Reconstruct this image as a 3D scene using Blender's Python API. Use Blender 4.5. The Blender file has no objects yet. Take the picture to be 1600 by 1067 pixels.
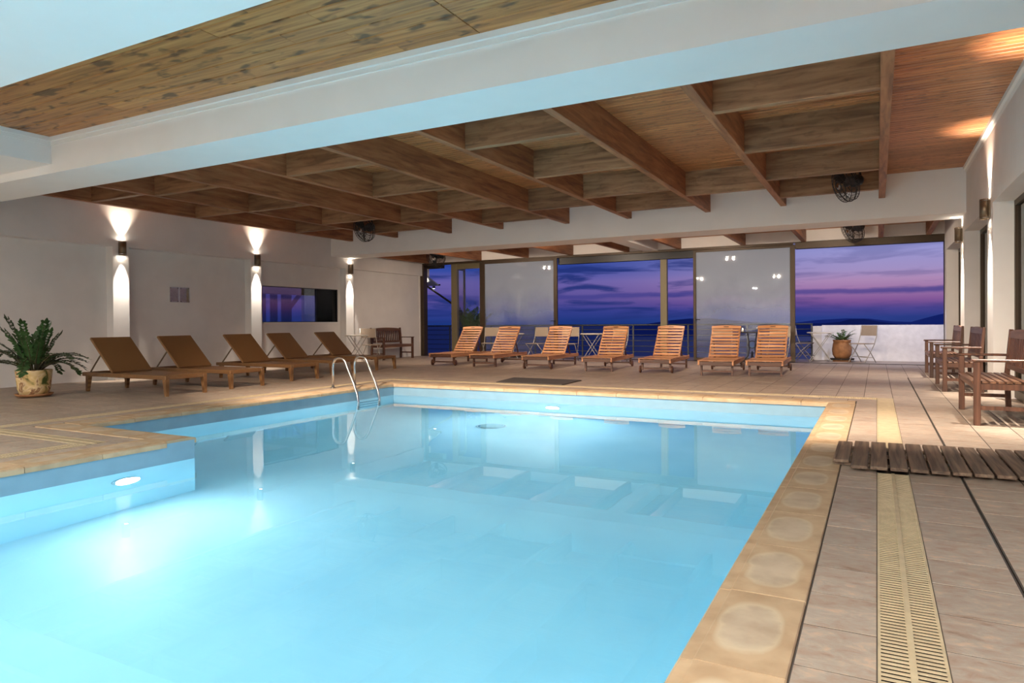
import bpy, bmesh, math, random
from mathutils import Vector, Matrix, Euler
random.seed(7)
S = bpy.context.scene
COL = S.collection
R = math.radians
PI = math.pi

# ------------------------------------------------------------------ camera
cam = bpy.data.cameras.new('camera'); camo = bpy.data.objects.new('camera', cam); COL.objects.link(camo)
cam.sensor_fit = 'HORIZONTAL'; cam.sensor_width = 36.0
cam.lens = 36.0 * 1067.03 / 1600.0
cam.shift_y = -(533.5 - 513.464) / 1600.0
cam.clip_start = 0.05; cam.clip_end = 40000
yaw, pit, rol = R(-28.10617581), R(-0.47952894), R(-0.44378946)
fw = Vector((math.sin(yaw)*math.cos(pit), math.cos(yaw)*math.cos(pit), math.sin(pit)))
rt = Vector((math.cos(yaw), -math.sin(yaw), 0)); up = rt.cross(fw)
r2 = math.cos(rol)*rt + math.sin(rol)*up; u2 = -math.sin(rol)*rt + math.cos(rol)*up
M3 = Matrix((r2, u2, -fw)).transposed()
camo.matrix_world = Matrix.Translation((0, 0, 1.0)) @ M3.to_4x4()
S.camera = camo

# ------------------------------------------------------------------ view / cycles settings
S.view_settings.view_transform = 'Standard'; S.view_settings.look = 'None'
S.view_settings.gamma = 1.0; S.view_settings.use_curve_mapping = False
S.view_settings.exposure = 0.4
try:
    S.cycles.max_bounces = 10; S.cycles.diffuse_bounces = 5; S.cycles.glossy_bounces = 4
    S.cycles.transmission_bounces = 8; S.cycles.transparent_max_bounces = 12
    S.cycles.sample_clamp_indirect = 6.0; S.cycles.blur_glossy = 0.3
    S.cycles.use_denoising = True
except Exception:
    pass

# light levels, all in one place
SUN_DUSK = 0.76           # world strength
E_SCONCE = 120.0
E_SCONCE_DOWN = 260.0
E_TWIN = 58.0
E_TWIN_FRONT = 520.0
E_POOL = 72.0
E_CEIL_FILL = 300.0
WARM = (1.0, 0.80, 0.62)
WARMW = (1.0, 0.88, 0.76)

# ------------------------------------------------------------------ node helpers
def new_mat(name):
    m = bpy.data.materials.new(name); m.use_nodes = True
    nt = m.node_tree; nt.nodes.clear()
    out = nt.nodes.new('ShaderNodeOutputMaterial')
    return m, nt, out
def N(nt, t, **kw):
    n = nt.nodes.new(t)
    for k, v in kw.items():
        if k.startswith('i_'):
            key = k[2:]
            key = int(key) if key.isdigit() else key.replace('_', ' ')
            n.inputs[key].default_value = v
        else:
            setattr(n, k, v)
    return n
def ramp(nt, stops, interp='LINEAR'):
    n = nt.nodes.new('ShaderNodeValToRGB'); cr = n.color_ramp; cr.interpolation = interp
    while len(cr.elements) < len(stops): cr.elements.new(0.5)
    for e, (p, c) in zip(cr.elements, stops):
        e.position = p; e.color = (*c, 1) if len(c) == 3 else c
    return n
def srgb(r, g, b):
    f = lambda c: (c/255)/12.92 if c/255 <= .04045 else ((c/255+.055)/1.055)**2.4
    return (f(r), f(g), f(b))
def piece_random(nt):
    oi = N(nt, 'ShaderNodeObjectInfo'); ge = N(nt, 'ShaderNodeNewGeometry')
    a = N(nt, 'ShaderNodeMath', operation='ADD'); f = N(nt, 'ShaderNodeMath', operation='FRACT')
    nt.links.new(oi.outputs['Random'], a.inputs[0]); nt.links.new(ge.outputs['Random Per Island'], a.inputs[1])
    nt.links.new(a.outputs[0], f.inputs[0]); return f.outputs[0]
def hsv_vary(nt, col, rnd, amt=0.25):
    mr = N(nt, 'ShaderNodeMapRange'); mr.inputs['To Min'].default_value = 1-amt; mr.inputs['To Max'].default_value = 1+amt
    nt.links.new(rnd, mr.inputs['Value'])
    h = N(nt, 'ShaderNodeHueSaturation'); nt.links.new(mr.outputs[0], h.inputs['Value']); nt.links.new(col, h.inputs['Color'])
    return h.outputs['Color']
def coords(nt, scale, kind='Object', rnd=None):
    tc = N(nt, 'ShaderNodeTexCoord'); mp = N(nt, 'ShaderNodeMapping'); mp.inputs['Scale'].default_value = scale
    nt.links.new(tc.outputs[kind], mp.inputs['Vector'])
    if rnd is not None:
        cm = N(nt, 'ShaderNodeCombineXYZ'); mu = N(nt, 'ShaderNodeMath', operation='MULTIPLY'); mu.inputs[1].default_value = 37.0
        nt.links.new(rnd, mu.inputs[0])
        for k in range(3): nt.links.new(mu.outputs[0], cm.inputs[k])
        nt.links.new(cm.outputs[0], mp.inputs['Location'])
    return mp.outputs[0]
def plain(name, col, rough=0.5, metal=0.0, spec=0.5, noise=0.0, nscale=8.0, bump=0.0, coat=0.0):
    m, nt, out = new_mat(name)
    p = N(nt, 'ShaderNodeBsdfPrincipled'); p.inputs['Roughness'].default_value = rough; p.inputs['Metallic'].default_value = metal
    p.inputs['Base Color'].default_value = (*col, 1); p.inputs['Specular IOR Level'].default_value = spec
    p.inputs['Coat Weight'].default_value = coat
    if noise or bump:
        v = coords(nt, (1, 1, 1))
        nz = N(nt, 'ShaderNodeTexNoise'); nz.inputs['Scale'].default_value = nscale; nz.inputs['Detail'].default_value = 5
        nt.links.new(v, nz.inputs['Vector'])
        if noise:
            lo = tuple(c*(1-noise) for c in col); hi = tuple(min(1, c*(1+noise)) for c in col)
            rp = ramp(nt, [(0.3, lo), (0.7, hi)]); nt.links.new(nz.outputs['Fac'], rp.inputs['Fac'])
            nt.links.new(rp.outputs['Color'], p.inputs['Base Color'])
        if bump:
            b = N(nt, 'ShaderNodeBump'); b.inputs['Strength'].default_value = bump; b.inputs['Distance'].default_value = 0.01
            nt.links.new(nz.outputs['Fac'], b.inputs['Height']); nt.links.new(b.outputs[0], p.inputs['Normal'])
    nt.links.new(p.outputs[0], out.inputs[0]); return m
def wood(name, dark, mid, light, axis=0, rough=0.5, knots=0.0, stretch=9.0, vary=0.18, scale=1.0, coat=0.0, kscale=1.0):
    m, nt, out = new_mat(name)
    rnd = piece_random(nt)
    sc = [stretch*scale]*3; sc[axis] = 0.7*scale
    v = coords(nt, tuple(sc), rnd=rnd)
    nz = N(nt, 'ShaderNodeTexNoise'); nz.inputs['Scale'].default_value = 2.2; nz.inputs['Detail'].default_value = 6; nz.inputs['Distortion'].default_value = 0.6
    nt.links.new(v, nz.inputs['Vector'])
    rp = ramp(nt, [(0.28, dark), (0.5, mid), (0.75, light)]); nt.links.new(nz.outputs['Fac'], rp.inputs['Fac'])
    col = rp.outputs['Color']
    if knots:
        ks = [8.5*scale*kscale*1.5]*3; ks[axis] = 5.5*scale*kscale
        v2 = coords(nt, tuple(ks), rnd=rnd)
        n2 = N(nt, 'ShaderNodeTexNoise'); n2.inputs['Scale'].default_value = 1.3; n2.inputs['Detail'].default_value = 2; n2.inputs['Distortion'].default_value = 0.3
        nt.links.new(v2, n2.inputs['Vector'])
        kr = ramp(nt, [(0.57, (0, 0, 0)), (0.69, (1, 1, 1))]); nt.links.new(n2.outputs['Fac'], kr.inputs['Fac'])
        mk = N(nt, 'ShaderNodeMath', operation='MULTIPLY'); mk.inputs[1].default_value = knots; nt.links.new(kr.outputs['Color'], mk.inputs[0])
        mx = N(nt, 'ShaderNodeMix', data_type='RGBA'); mx.inputs[7].default_value = (*[c*0.35 for c in dark], 1)
        nt.links.new(mk.outputs[0], mx.inputs[0]); nt.links.new(col, mx.inputs[6]); col = mx.outputs[2]
    col = hsv_vary(nt, col, rnd, vary)
    p = N(nt, 'ShaderNodeBsdfPrincipled'); p.inputs['Roughness'].default_value = rough; p.inputs['Coat Weight'].default_value = coat
    nt.links.new(col, p.inputs['Base Color'])
    b = N(nt, 'ShaderNodeBump'); b.inputs['Strength'].default_value = 0.15; b.inputs['Distance'].default_value = 0.004
    nt.links.new(nz.outputs['Fac'], b.inputs['Height']); nt.links.new(b.outputs[0], p.inputs['Normal'])
    nt.links.new(p.outputs[0], out.inputs[0]); return m
def emit(name, col, strength):
    m, nt, out = new_mat(name); e = N(nt, 'ShaderNodeEmission'); e.inputs[0].default_value = (*col, 1); e.inputs[1].default_value = strength
    nt.links.new(e.outputs[0], out.inputs[0]); return m

# ------------------------------------------------------------------ world: dusk sky with cloud streaks
W = bpy.data.worlds.new('dusk_sky'); S.world = W; W.use_nodes = True
nt = W.node_tree; nt.nodes.clear()
wo = nt.nodes.new('ShaderNodeOutputWorld'); bg = nt.nodes.new('ShaderNodeBackground'); nt.links.new(bg.outputs[0], wo.inputs[0])
bg.inputs[1].default_value = SUN_DUSK
tc = N(nt, 'ShaderNodeTexCoord'); sp = N(nt, 'ShaderNodeSeparateXYZ'); nt.links.new(tc.outputs['Generated'], sp.inputs[0])
elr = N(nt, 'ShaderNodeMapRange'); elr.inputs['From Min'].default_value = -0.02; elr.inputs['From Max'].default_value = 0.22
nt.links.new(sp.outputs['Z'], elr.inputs['Value'])
# elevation colours: east (right, afterglow) and west (left, deep blue)
def el(d): return (math.sin(R(d)) + 0.02) / 0.24
rR = ramp(nt, [(0.0, srgb(34, 56, 122)), (el(0.25), srgb(44, 62, 135)), (el(0.9), srgb(76, 68, 142)), (el(1.5), srgb(128, 86, 150)), (el(2.3), srgb(158, 116, 168)), (el(3.0), srgb(172, 136, 180)), (el(3.8), srgb(160, 144, 194)), (el(5.2), srgb(150, 148, 205)), (el(7), srgb(120, 132, 200)), (1.0, srgb(60, 80, 150))])
rL = ramp(nt, [(0.0, srgb(14, 32, 88)), (el(0.0), srgb(28, 54, 124)), (el(1.0), srgb(52, 62, 140)), (el(2.0), srgb(92, 80, 150)), (el(3.4), srgb(104, 94, 166)), (el(4.4), srgb(52, 74, 158)), (el(6), srgb(28, 58, 144)), (1.0, srgb(18, 36, 96))])
for rr in (rR, rL): nt.links.new(elr.outputs[0], rr.inputs['Fac'])
az = N(nt, 'ShaderNodeMapRange', interpolation_type='SMOOTHSTEP'); az.inputs['From Min'].default_value = -0.42; az.inputs['From Max'].default_value = 0.0
nt.links.new(sp.outputs['X'], az.inputs['Value'])
mxs = N(nt, 'ShaderNodeMix', data_type='RGBA'); nt.links.new(az.outputs[0], mxs.inputs[0]); nt.links.new(rL.outputs[0], mxs.inputs[6]); nt.links.new(rR.outputs[0], mxs.inputs[7])
# clouds: thin stretched bands
mpc = N(nt, 'ShaderNodeMapping'); mpc.inputs['Scale'].default_value = (5.0, 5.0, 42.0); nt.links.new(tc.outputs['Generated'], mpc.inputs['Vector'])
cn = N(nt, 'ShaderNodeTexNoise'); cn.inputs['Scale'].default_value = 1.7; cn.inputs['Detail'].default_value = 7; cn.inputs['Roughness'].default_value = 0.55; cn.inputs['Distortion'].default_value = 0.5
nt.links.new(mpc.outputs[0], cn.inputs['Vector'])
cr1 = ramp(nt, [(0.48, (0, 0, 0)), (0.60, (1, 1, 1))]); nt.links.new(cn.outputs['Fac'], cr1.inputs['Fac'])
azc = N(nt, 'ShaderNodeMapRange'); azc.inputs['From Min'].default_value = -0.3; azc.inputs['From Max'].default_value = -0.05; azc.inputs['To Min'].default_value = 0.92; azc.inputs['To Max'].default_value = 0.30
nt.links.new(sp.outputs['X'], azc.inputs['Value'])
cm = N(nt, 'ShaderNodeMath', operation='MULTIPLY'); nt.links.new(cr1.outputs[0], cm.inputs[0]); nt.links.new(azc.outputs[0], cm.inputs[1])
mxc = N(nt, 'ShaderNodeMix', data_type='RGBA'); mxc.inputs[7].default_value = (*srgb(34, 50, 118), 1)
nt.links.new(cm.outputs[0], mxc.inputs[0]); nt.links.new(mxs.outputs[2], mxc.inputs[6])
# one long thin cloud bank above the afterglow
wn_ = N(nt, 'ShaderNodeTexNoise'); wn_.inputs['Scale'].default_value = 9.0; wn_.inputs['Detail'].default_value = 5; nt.links.new(tc.outputs['Generated'], wn_.inputs['Vector'])
zz = N(nt, 'ShaderNodeMath', operation='MULTIPLY_ADD'); zz.inputs[1].default_value = 0.016; nt.links.new(wn_.outputs['Fac'], zz.inputs[0]); nt.links.new(sp.outputs['Z'], zz.inputs[2])
zr = N(nt, 'ShaderNodeMapRange'); zr.inputs['From Min'].default_value = 0.030; zr.inputs['From Max'].default_value = 0.062; nt.links.new(zz.outputs[0], zr.inputs['Value'])
zb = ramp(nt, [(0.34, (0, 0, 0)), (0.45, (1, 1, 1)), (0.55, (1, 1, 1)), (0.64, (0, 0, 0))]); nt.links.new(zr.outputs[0], zb.inputs['Fac'])
zm = N(nt, 'ShaderNodeMath', operation='MULTIPLY'); zm.inputs[1].default_value = 0.75; nt.links.new(zb.outputs[0], zm.inputs[0])
mxb = N(nt, 'ShaderNodeMix', data_type='RGBA'); mxb.inputs[7].default_value = (*srgb(62, 62, 138), 1)
nt.links.new(zm.outputs[0], mxb.inputs[0]); nt.links.new(mxc.outputs[2], mxb.inputs[6])
nt.links.new(mxb.outputs[2], bg.inputs[0])

# ------------------------------------------------------------------ lights
def spot(loc, dirv, energy, col, angle, blend=0.4, rad=0.02):
    l = bpy.data.lights.new('spot', 'SPOT'); l.energy = energy; l.color = col; l.spot_size = R(angle); l.spot_blend = blend; l.shadow_soft_size = rad
    o = bpy.data.objects.new('spot_light', l); COL.objects.link(o); o.location = loc
    o.rotation_euler = Vector(dirv).to_track_quat('-Z', 'Y').to_euler(); return o
def area(loc, dirv, energy, col, size, spread=180):
    l = bpy.data.lights.new('area', 'AREA'); l.energy = energy; l.color = col; l.shape = 'DISK'; l.size = size; l.spread = R(spread)
    o = bpy.data.objects.new('area_light', l); COL.objects.link(o); o.location = loc
    o.rotation_euler = Vector(dirv).to_track_quat('-Z', 'Y').to_euler(); return o

# ------------------------------------------------------------------ mesh builder
class MB:
    def __init__(s): s.v = []; s.f = []; s.sm = []
    def quad(s, a, b, c, d): n = len(s.v); s.v += [a, b, c, d]; s.f.append((n, n+1, n+2, n+3)); s.sm.append(False); return s
    def poly(s, pts): n = len(s.v); s.v += pts; s.f.append(tuple(range(n, n+len(pts)))); s.sm.append(False); return s
    def box(s, x0, x1, y0, y1, z0, z1):
        n = len(s.v); s.v += [(x0,y0,z0),(x1,y0,z0),(x1,y1,z0),(x0,y1,z0),(x0,y0,z1),(x1,y0,z1),(x1,y1,z1),(x0,y1,z1)]
        for q in ((0,3,2,1),(4,5,6,7),(0,1,5,4),(1,2,6,5),(2,3,7,6),(3,0,4,7)): s.f.append(tuple(n+i for i in q)); s.sm.append(False)
        return s
    def prism(s, pts, ax, a0, a1):
        # pts: 2D outline extruded along axis ax (0,1,2) from a0 to a1
        def mk(p, a):
            q = [p[0], p[1]]; q.insert(ax, a); return tuple(q)
        n = len(s.v); k = len(pts)
        s.v += [mk(p, a0) for p in pts] + [mk(p, a1) for p in pts]
        s.f.append(tuple(n+i for i in range(k))[::-1]); s.f.append(tuple(n+k+i for i in range(k)))
        for i in range(k): j = (i+1) % k; s.f.append((n+i, n+j, n+k+j, n+k+i))
        s.sm += [False]*(k+2); return s
    def bar(s, a, b, w, h, upv=(0, 0, 1), w2=None, h2=None):
        a = Vector(a); b = Vector(b); d = (b-a).normalized(); u = Vector(upv)
        if abs(d.dot(u)) > 0.98: u = Vector((0, 1, 0))
        r = d.cross(u).normalized(); u = r.cross(d).normalized()
        w2 = w if w2 is None else w2; h2 = h if h2 is None else h2
        n = len(s.v)
        for p, ww, hh in ((a, w, h), (b, w2, h2)):
            for sx, sy in ((-1,-1),(1,-1),(1,1),(-1,1)): s.v.append(tuple(p + r*sx*ww/2 + u*sy*hh/2))
        for q in ((0,1,2,3),(7,6,5,4),(0,4,5,1),(1,5,6,2),(2,6,7,3),(3,7,4,0)): s.f.append(tuple(n+i for i in q)); s.sm.append(False)
        return s
    def tube(s, pts, rad, seg=8, closed=False):
        pts = [Vector(p) for p in pts]; n = len(s.v); L = len(pts); prev = None
        for i, p in enumerate(pts):
            if closed: d = pts[(i+1) % L]-pts[i-1]
            else: d = pts[min(i+1, L-1)]-pts[max(i-1, 0)]
            d.normalize()
            if prev is None:
                a = Vector((0, 0, 1)) if abs(d.z) < 0.9 else Vector((1, 0, 0))
                u = d.cross(a).normalized()
            else: u = (prev - d*prev.dot(d)).normalized()
            prev = u; w = d.cross(u); r = rad[i] if isinstance(rad, (list, tuple)) else rad
            for k in range(seg):
                t = 2*PI*k/seg; s.v.append(tuple(p+u*math.cos(t)*r+w*math.sin(t)*r))
        for i in range(L if closed else L-1):
            j = (i+1) % L
            for k in range(seg):
                q = (k+1) % seg; s.f.append((n+i*seg+k, n+i*seg+q, n+j*seg+q, n+j*seg+k)); s.sm.append(True)
        if not closed:
            s.f.append(tuple(n+k for k in range(seg))[::-1]); s.f.append(tuple(n+(L-1)*seg+k for k in range(seg))); s.sm += [False]*2
        return s
    def lathe(s, prof, c=(0, 0, 0), seg=20, smooth=True):
        n = len(s.v); L = len(prof)
        for r, z in prof:
            for k in range(seg):
                t = 2*PI*k/seg; s.v.append((c[0]+r*math.cos(t), c[1]+r*math.sin(t), c[2]+z))
        for i in range(L-1):
            for k in range(seg):
                q = (k+1) % seg; s.f.append((n+i*seg+k, n+i*seg+q, n+(i+1)*seg+q, n+(i+1)*seg+k)); s.sm.append(smooth)
        s.f.append(tuple(n+k for k in range(seg))[::-1]); s.f.append(tuple(n+(L-1)*seg+k for k in range(seg))); s.sm += [False]*2
        return s
    def tf(s, mat):
        s.v = [tuple(mat @ Vector(p)) for p in s.v]; return s
    def mesh(s, name, m, bevel=0.0):
        me = bpy.data.meshes.new(name); me.from_pydata(s.v, [], s.f)
        for p, f in zip(me.polygons, s.sm): p.use_smooth = f
        if bevel:
            bm = bmesh.new(); bm.from_mesh(me)
            bmesh.ops.bevel(bm, geom=[e for e in bm.edges if e.is_manifold and e.calc_face_angle(0) > 0.6], offset=bevel, segments=1, affect='EDGES', clamp_overlap=True)
            bm.to_mesh(me); bm.free()
        me.materials.append(m); return me
    def obj(s, name, m, parent=None, bevel=0.0, loc=None):
        o = bpy.data.objects.new(name, s.mesh(name, m, bevel)); COL.objects.link(o)
        if loc: o.location = loc
        if parent: o.parent = parent
        return o
def tag(o, label=None, cat=None, group=None, kind=None):
    if label: o['label'] = label
    if cat: o['category'] = cat
    if group: o['group'] = group
    if kind: o['kind'] = kind
    return o
def thing(name, label, cat, loc=(0, 0, 0), rz=0, group=None, kind=None):
    o = bpy.data.objects.new(name, None); COL.objects.link(o); o.empty_display_size = 0.2
    o.location = loc; o.rotation_euler = (0, 0, rz); return tag(o, label, cat, group, kind)
def dup(root, loc, rz, label, group=None):
    r = root.copy(); COL.objects.link(r); r.location = loc; r.rotation_euler = (0, 0, rz); r['label'] = label
    if group: r['group'] = group
    for ch in list(root.children):
        c = ch.copy(); COL.objects.link(c); c.parent = r
        for g in list(ch.children):
            d = g.copy(); COL.objects.link(d); d.parent = c
    return r
def piece(name, me, parent, loc=(0, 0, 0), rz=0.0):
    o = bpy.data.objects.new(name, me); COL.objects.link(o); o.location = loc; o.rotation_euler = (0, 0, rz); o.parent = parent; return o

# ------------------------------------------------------------------ materials
plaster = plain('white_plaster', (0.75, 0.73, 0.70), 0.85, noise=0.03, nscale=3, bump=0.05)
plaster_b = plain('white_painted_concrete', (0.86, 0.855, 0.83), 0.8, noise=0.02, nscale=2)
trimw = plain('white_trim_paint', (0.80, 0.80, 0.77), 0.6)
out_white = plain('white_rendered_parapet', (0.80, 0.80, 0.82), 0.9, noise=0.06, nscale=9, bump=0.6)
bronze = plain('bronze_frame', (0.055, 0.036, 0.020), 0.45, metal=0.35)
olive = plain('olive_frame', (0.16, 0.135, 0.075), 0.45, metal=0.2)
black = plain('black_metal', (0.012, 0.012, 0.013), 0.4)
chrome = plain('stainless_steel', (0.62, 0.62, 0.62), 0.16, metal=1.0)
lampm = plain('bronzed_lamp_metal', (0.20, 0.15, 0.10), 0.4, metal=0.8)
grout = plain('grout', (0.075, 0.06, 0.05), 0.9)
drainp = plain('cream_plastic', (0.50, 0.40, 0.25), 0.55, noise=0.12, nscale=14)
drainch = plain('dark_channel', (0.03, 0.025, 0.02), 0.9)
soil = plain('soil', (0.04, 0.028, 0.018), 0.95, noise=0.3, nscale=40, bump=0.6)
leafm = plain('glossy_leaf', (0.028, 0.075, 0.020), 0.35, noise=0.45, nscale=9)
leaf2 = plain('terrace_leaf', (0.06, 0.14, 0.035), 0.5, noise=0.5, nscale=12)
stemm = plain('plant_stem', (0.05, 0.045, 0.02), 0.6)
petal = plain('pale_petal', (0.62, 0.66, 0.55), 0.6)
terra = plain('terracotta', (0.34, 0.16, 0.065), 0.75, noise=0.25, nscale=10, bump=0.2)
sling = plain('beige_sling_fabric', (0.36, 0.29, 0.22), 0.8, noise=0.08, nscale=60)
chairm = plain('grey_chair_metal', (0.42, 0.40, 0.36), 0.4, metal=0.4)
canvas = plain('pale_canvas', (0.66, 0.62, 0.54), 0.8)
rubber = plain('dark_rubber_mat', (0.055, 0.045, 0.042), 0.85, noise=0.2, nscale=50, bump=0.4)
railm = plain('railing_steel', (0.09, 0.10, 0.11), 0.5, metal=0.5)
seam = plain('dark_wood_post', (0.02, 0.014, 0.010), 0.8, noise=0.2, nscale=12)
potwood = new_mat('mossy_pale_pot')
m_, nt, out = potwood; potwood = m_
v = coords(nt, (1, 1, 1)); nz = N(nt, 'ShaderNodeTexNoise'); nz.inputs['Scale'].default_value = 5.5; nz.inputs['Detail'].default_value = 3; nz.inputs['Distortion'].default_value = 1.0
nt.links.new(v, nz.inputs['Vector'])
rp = ramp(nt, [(0.36, srgb(70, 82, 24)), (0.44, srgb(200, 170, 110)), (0.55, srgb(222, 196, 150)), (0.62, srgb(130, 84, 52)), (0.7, srgb(205, 175, 130))]); nt.links.new(nz.outputs['Fac'], rp.inputs['Fac'])
p = N(nt, 'ShaderNodeBsdfPrincipled'); p.inputs['Roughness'].default_value = 0.7; nt.links.new(rp.outputs[0], p.inputs['Base Color']); nt.links.new(p.outputs[0], out.inputs[0])

joistw = wood('stained_joist_wood_y', srgb(104, 64, 40), srgb(146, 96, 62), srgb(172, 122, 84), axis=1, rough=0.55, vary=0.10, knots=0.15, stretch=7)
blockw = wood('stained_joist_wood_x', srgb(102, 70, 46), srgb(144, 106, 74), srgb(172, 132, 96), axis=0, rough=0.55, vary=0.16, knots=0.25, stretch=7)
plankw = wood('ceiling_plank_wood', srgb(128, 74, 40), srgb(172, 112, 66), srgb(196, 142, 92), axis=0, rough=0.42, vary=0.16, knots=0.6, stretch=12)
plankf = wood('knotty_plank_wood', srgb(126, 80, 40), srgb(172, 116, 62), srgb(196, 144, 86), axis=0, rough=0.45, vary=0.12, knots=0.9, stretch=11, kscale=0.55)
teak = wood('teak', srgb(124, 78, 48), srgb(176, 122, 80), srgb(204, 152, 108), axis=0, rough=0.45, vary=0.22, stretch=12)
teakd = wood('dark_teak', srgb(52, 30, 20), srgb(80, 48, 32), srgb(104, 66, 46), axis=1, rough=0.5, vary=0.1, stretch=14)  # darker brown teak for legs, props, wheels and front end rail
benchw = wood('reddish_bench_wood', srgb(72, 48, 35), srgb(110, 78, 58), srgb(140, 106, 82), axis=0, rough=0.4, vary=0.2, stretch=14)
duckw = wood('weathered_slat_wood', srgb(66, 52, 42), srgb(108, 88, 72), srgb(138, 116, 96), axis=1, rough=0.75, vary=0.16, stretch=16)

def wicker_mat():
    m, nt, out = new_mat('bronze_woven_resin')
    v = coords(nt, (1, 1, 1))
    a = N(nt, 'ShaderNodeTexWave', wave_type='BANDS', bands_direction='X'); a.inputs['Scale'].default_value = 34
    b = N(nt, 'ShaderNodeTexWave', wave_type='BANDS', bands_direction='Y'); b.inputs['Scale'].default_value = 34
    for w_ in (a, b): nt.links.new(v, w_.inputs['Vector']); w_.inputs['Distortion'].default_value = 0.6; w_.inputs['Detail'].default_value = 1
    mx = N(nt, 'ShaderNodeMath', operation='MULTIPLY'); nt.links.new(a.outputs['Fac'], mx.inputs[0]); nt.links.new(b.outputs['Fac'], mx.inputs[1])
    rp = ramp(nt, [(0.0, srgb(100, 68, 38)), (0.6, srgb(144, 104, 62)), (1.0, srgb(164, 124, 80))]); nt.links.new(mx.outputs[0], rp.inputs['Fac'])
    p = N(nt, 'ShaderNodeBsdfPrincipled'); p.inputs['Roughness'].default_value = 0.5; nt.links.new(rp.outputs[0], p.inputs['Base Color'])
    bp = N(nt, 'ShaderNodeBump'); bp.inputs['Strength'].default_value = 0.3; bp.inputs['Distance'].default_value = 0.004
    nt.links.new(mx.outputs[0], bp.inputs['Height']); nt.links.new(bp.outputs[0], p.inputs['Normal'])
    nt.links.new(p.outputs[0], out.inputs[0]); return m
wicker = wicker_mat()

def tile_mat():
    m, nt, out = new_mat('slate_look_tile')
    rnd = piece_random(nt)
    v = coords(nt, (5.0, 9.0, 5.0), rnd=rnd)
    nz = N(nt, 'ShaderNodeTexNoise'); nz.inputs['Scale'].default_value = 2.0; nz.inputs['Detail'].default_value = 8; nz.inputs['Roughness'].default_value = 0.70; nz.inputs['Distortion'].default_value = 0.45
    nt.links.new(v, nz.inputs['Vector'])
    rp = ramp(nt, [(0.25, srgb(118, 92, 74)), (0.40, srgb(158, 136, 118)), (0.54, srgb(164, 152, 138)), (0.66, srgb(190, 162, 138)), (0.82, srgb(208, 184, 162))])
    nt.links.new(nz.outputs['Fac'], rp.inputs['Fac'])
    col = hsv_vary(nt, rp.outputs[0], rnd, 0.09)
    p = N(nt, 'ShaderNodeBsdfPrincipled'); p.inputs['Roughness'].default_value = 0.5; nt.links.new(col, p.inputs['Base Color'])
    rr = N(nt, 'ShaderNodeMapRange'); rr.inputs['To Min'].default_value = 0.38; rr.inputs['To Max'].default_value = 0.6; nt.links.new(nz.outputs['Fac'], rr.inputs['Value']); nt.links.new(rr.outputs[0], p.inputs['Roughness'])
    b = N(nt, 'ShaderNodeBump'); b.inputs['Strength'].default_value = 0.35; b.inputs['Distance'].default_value = 0.006
    nt.links.new(nz.outputs['Fac'], b.inputs['Height']); nt.links.new(b.outputs[0], p.inputs['Normal'])
    nt.links.new(p.outputs[0], out.inputs[0]); return m
tilem = tile_mat()

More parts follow.
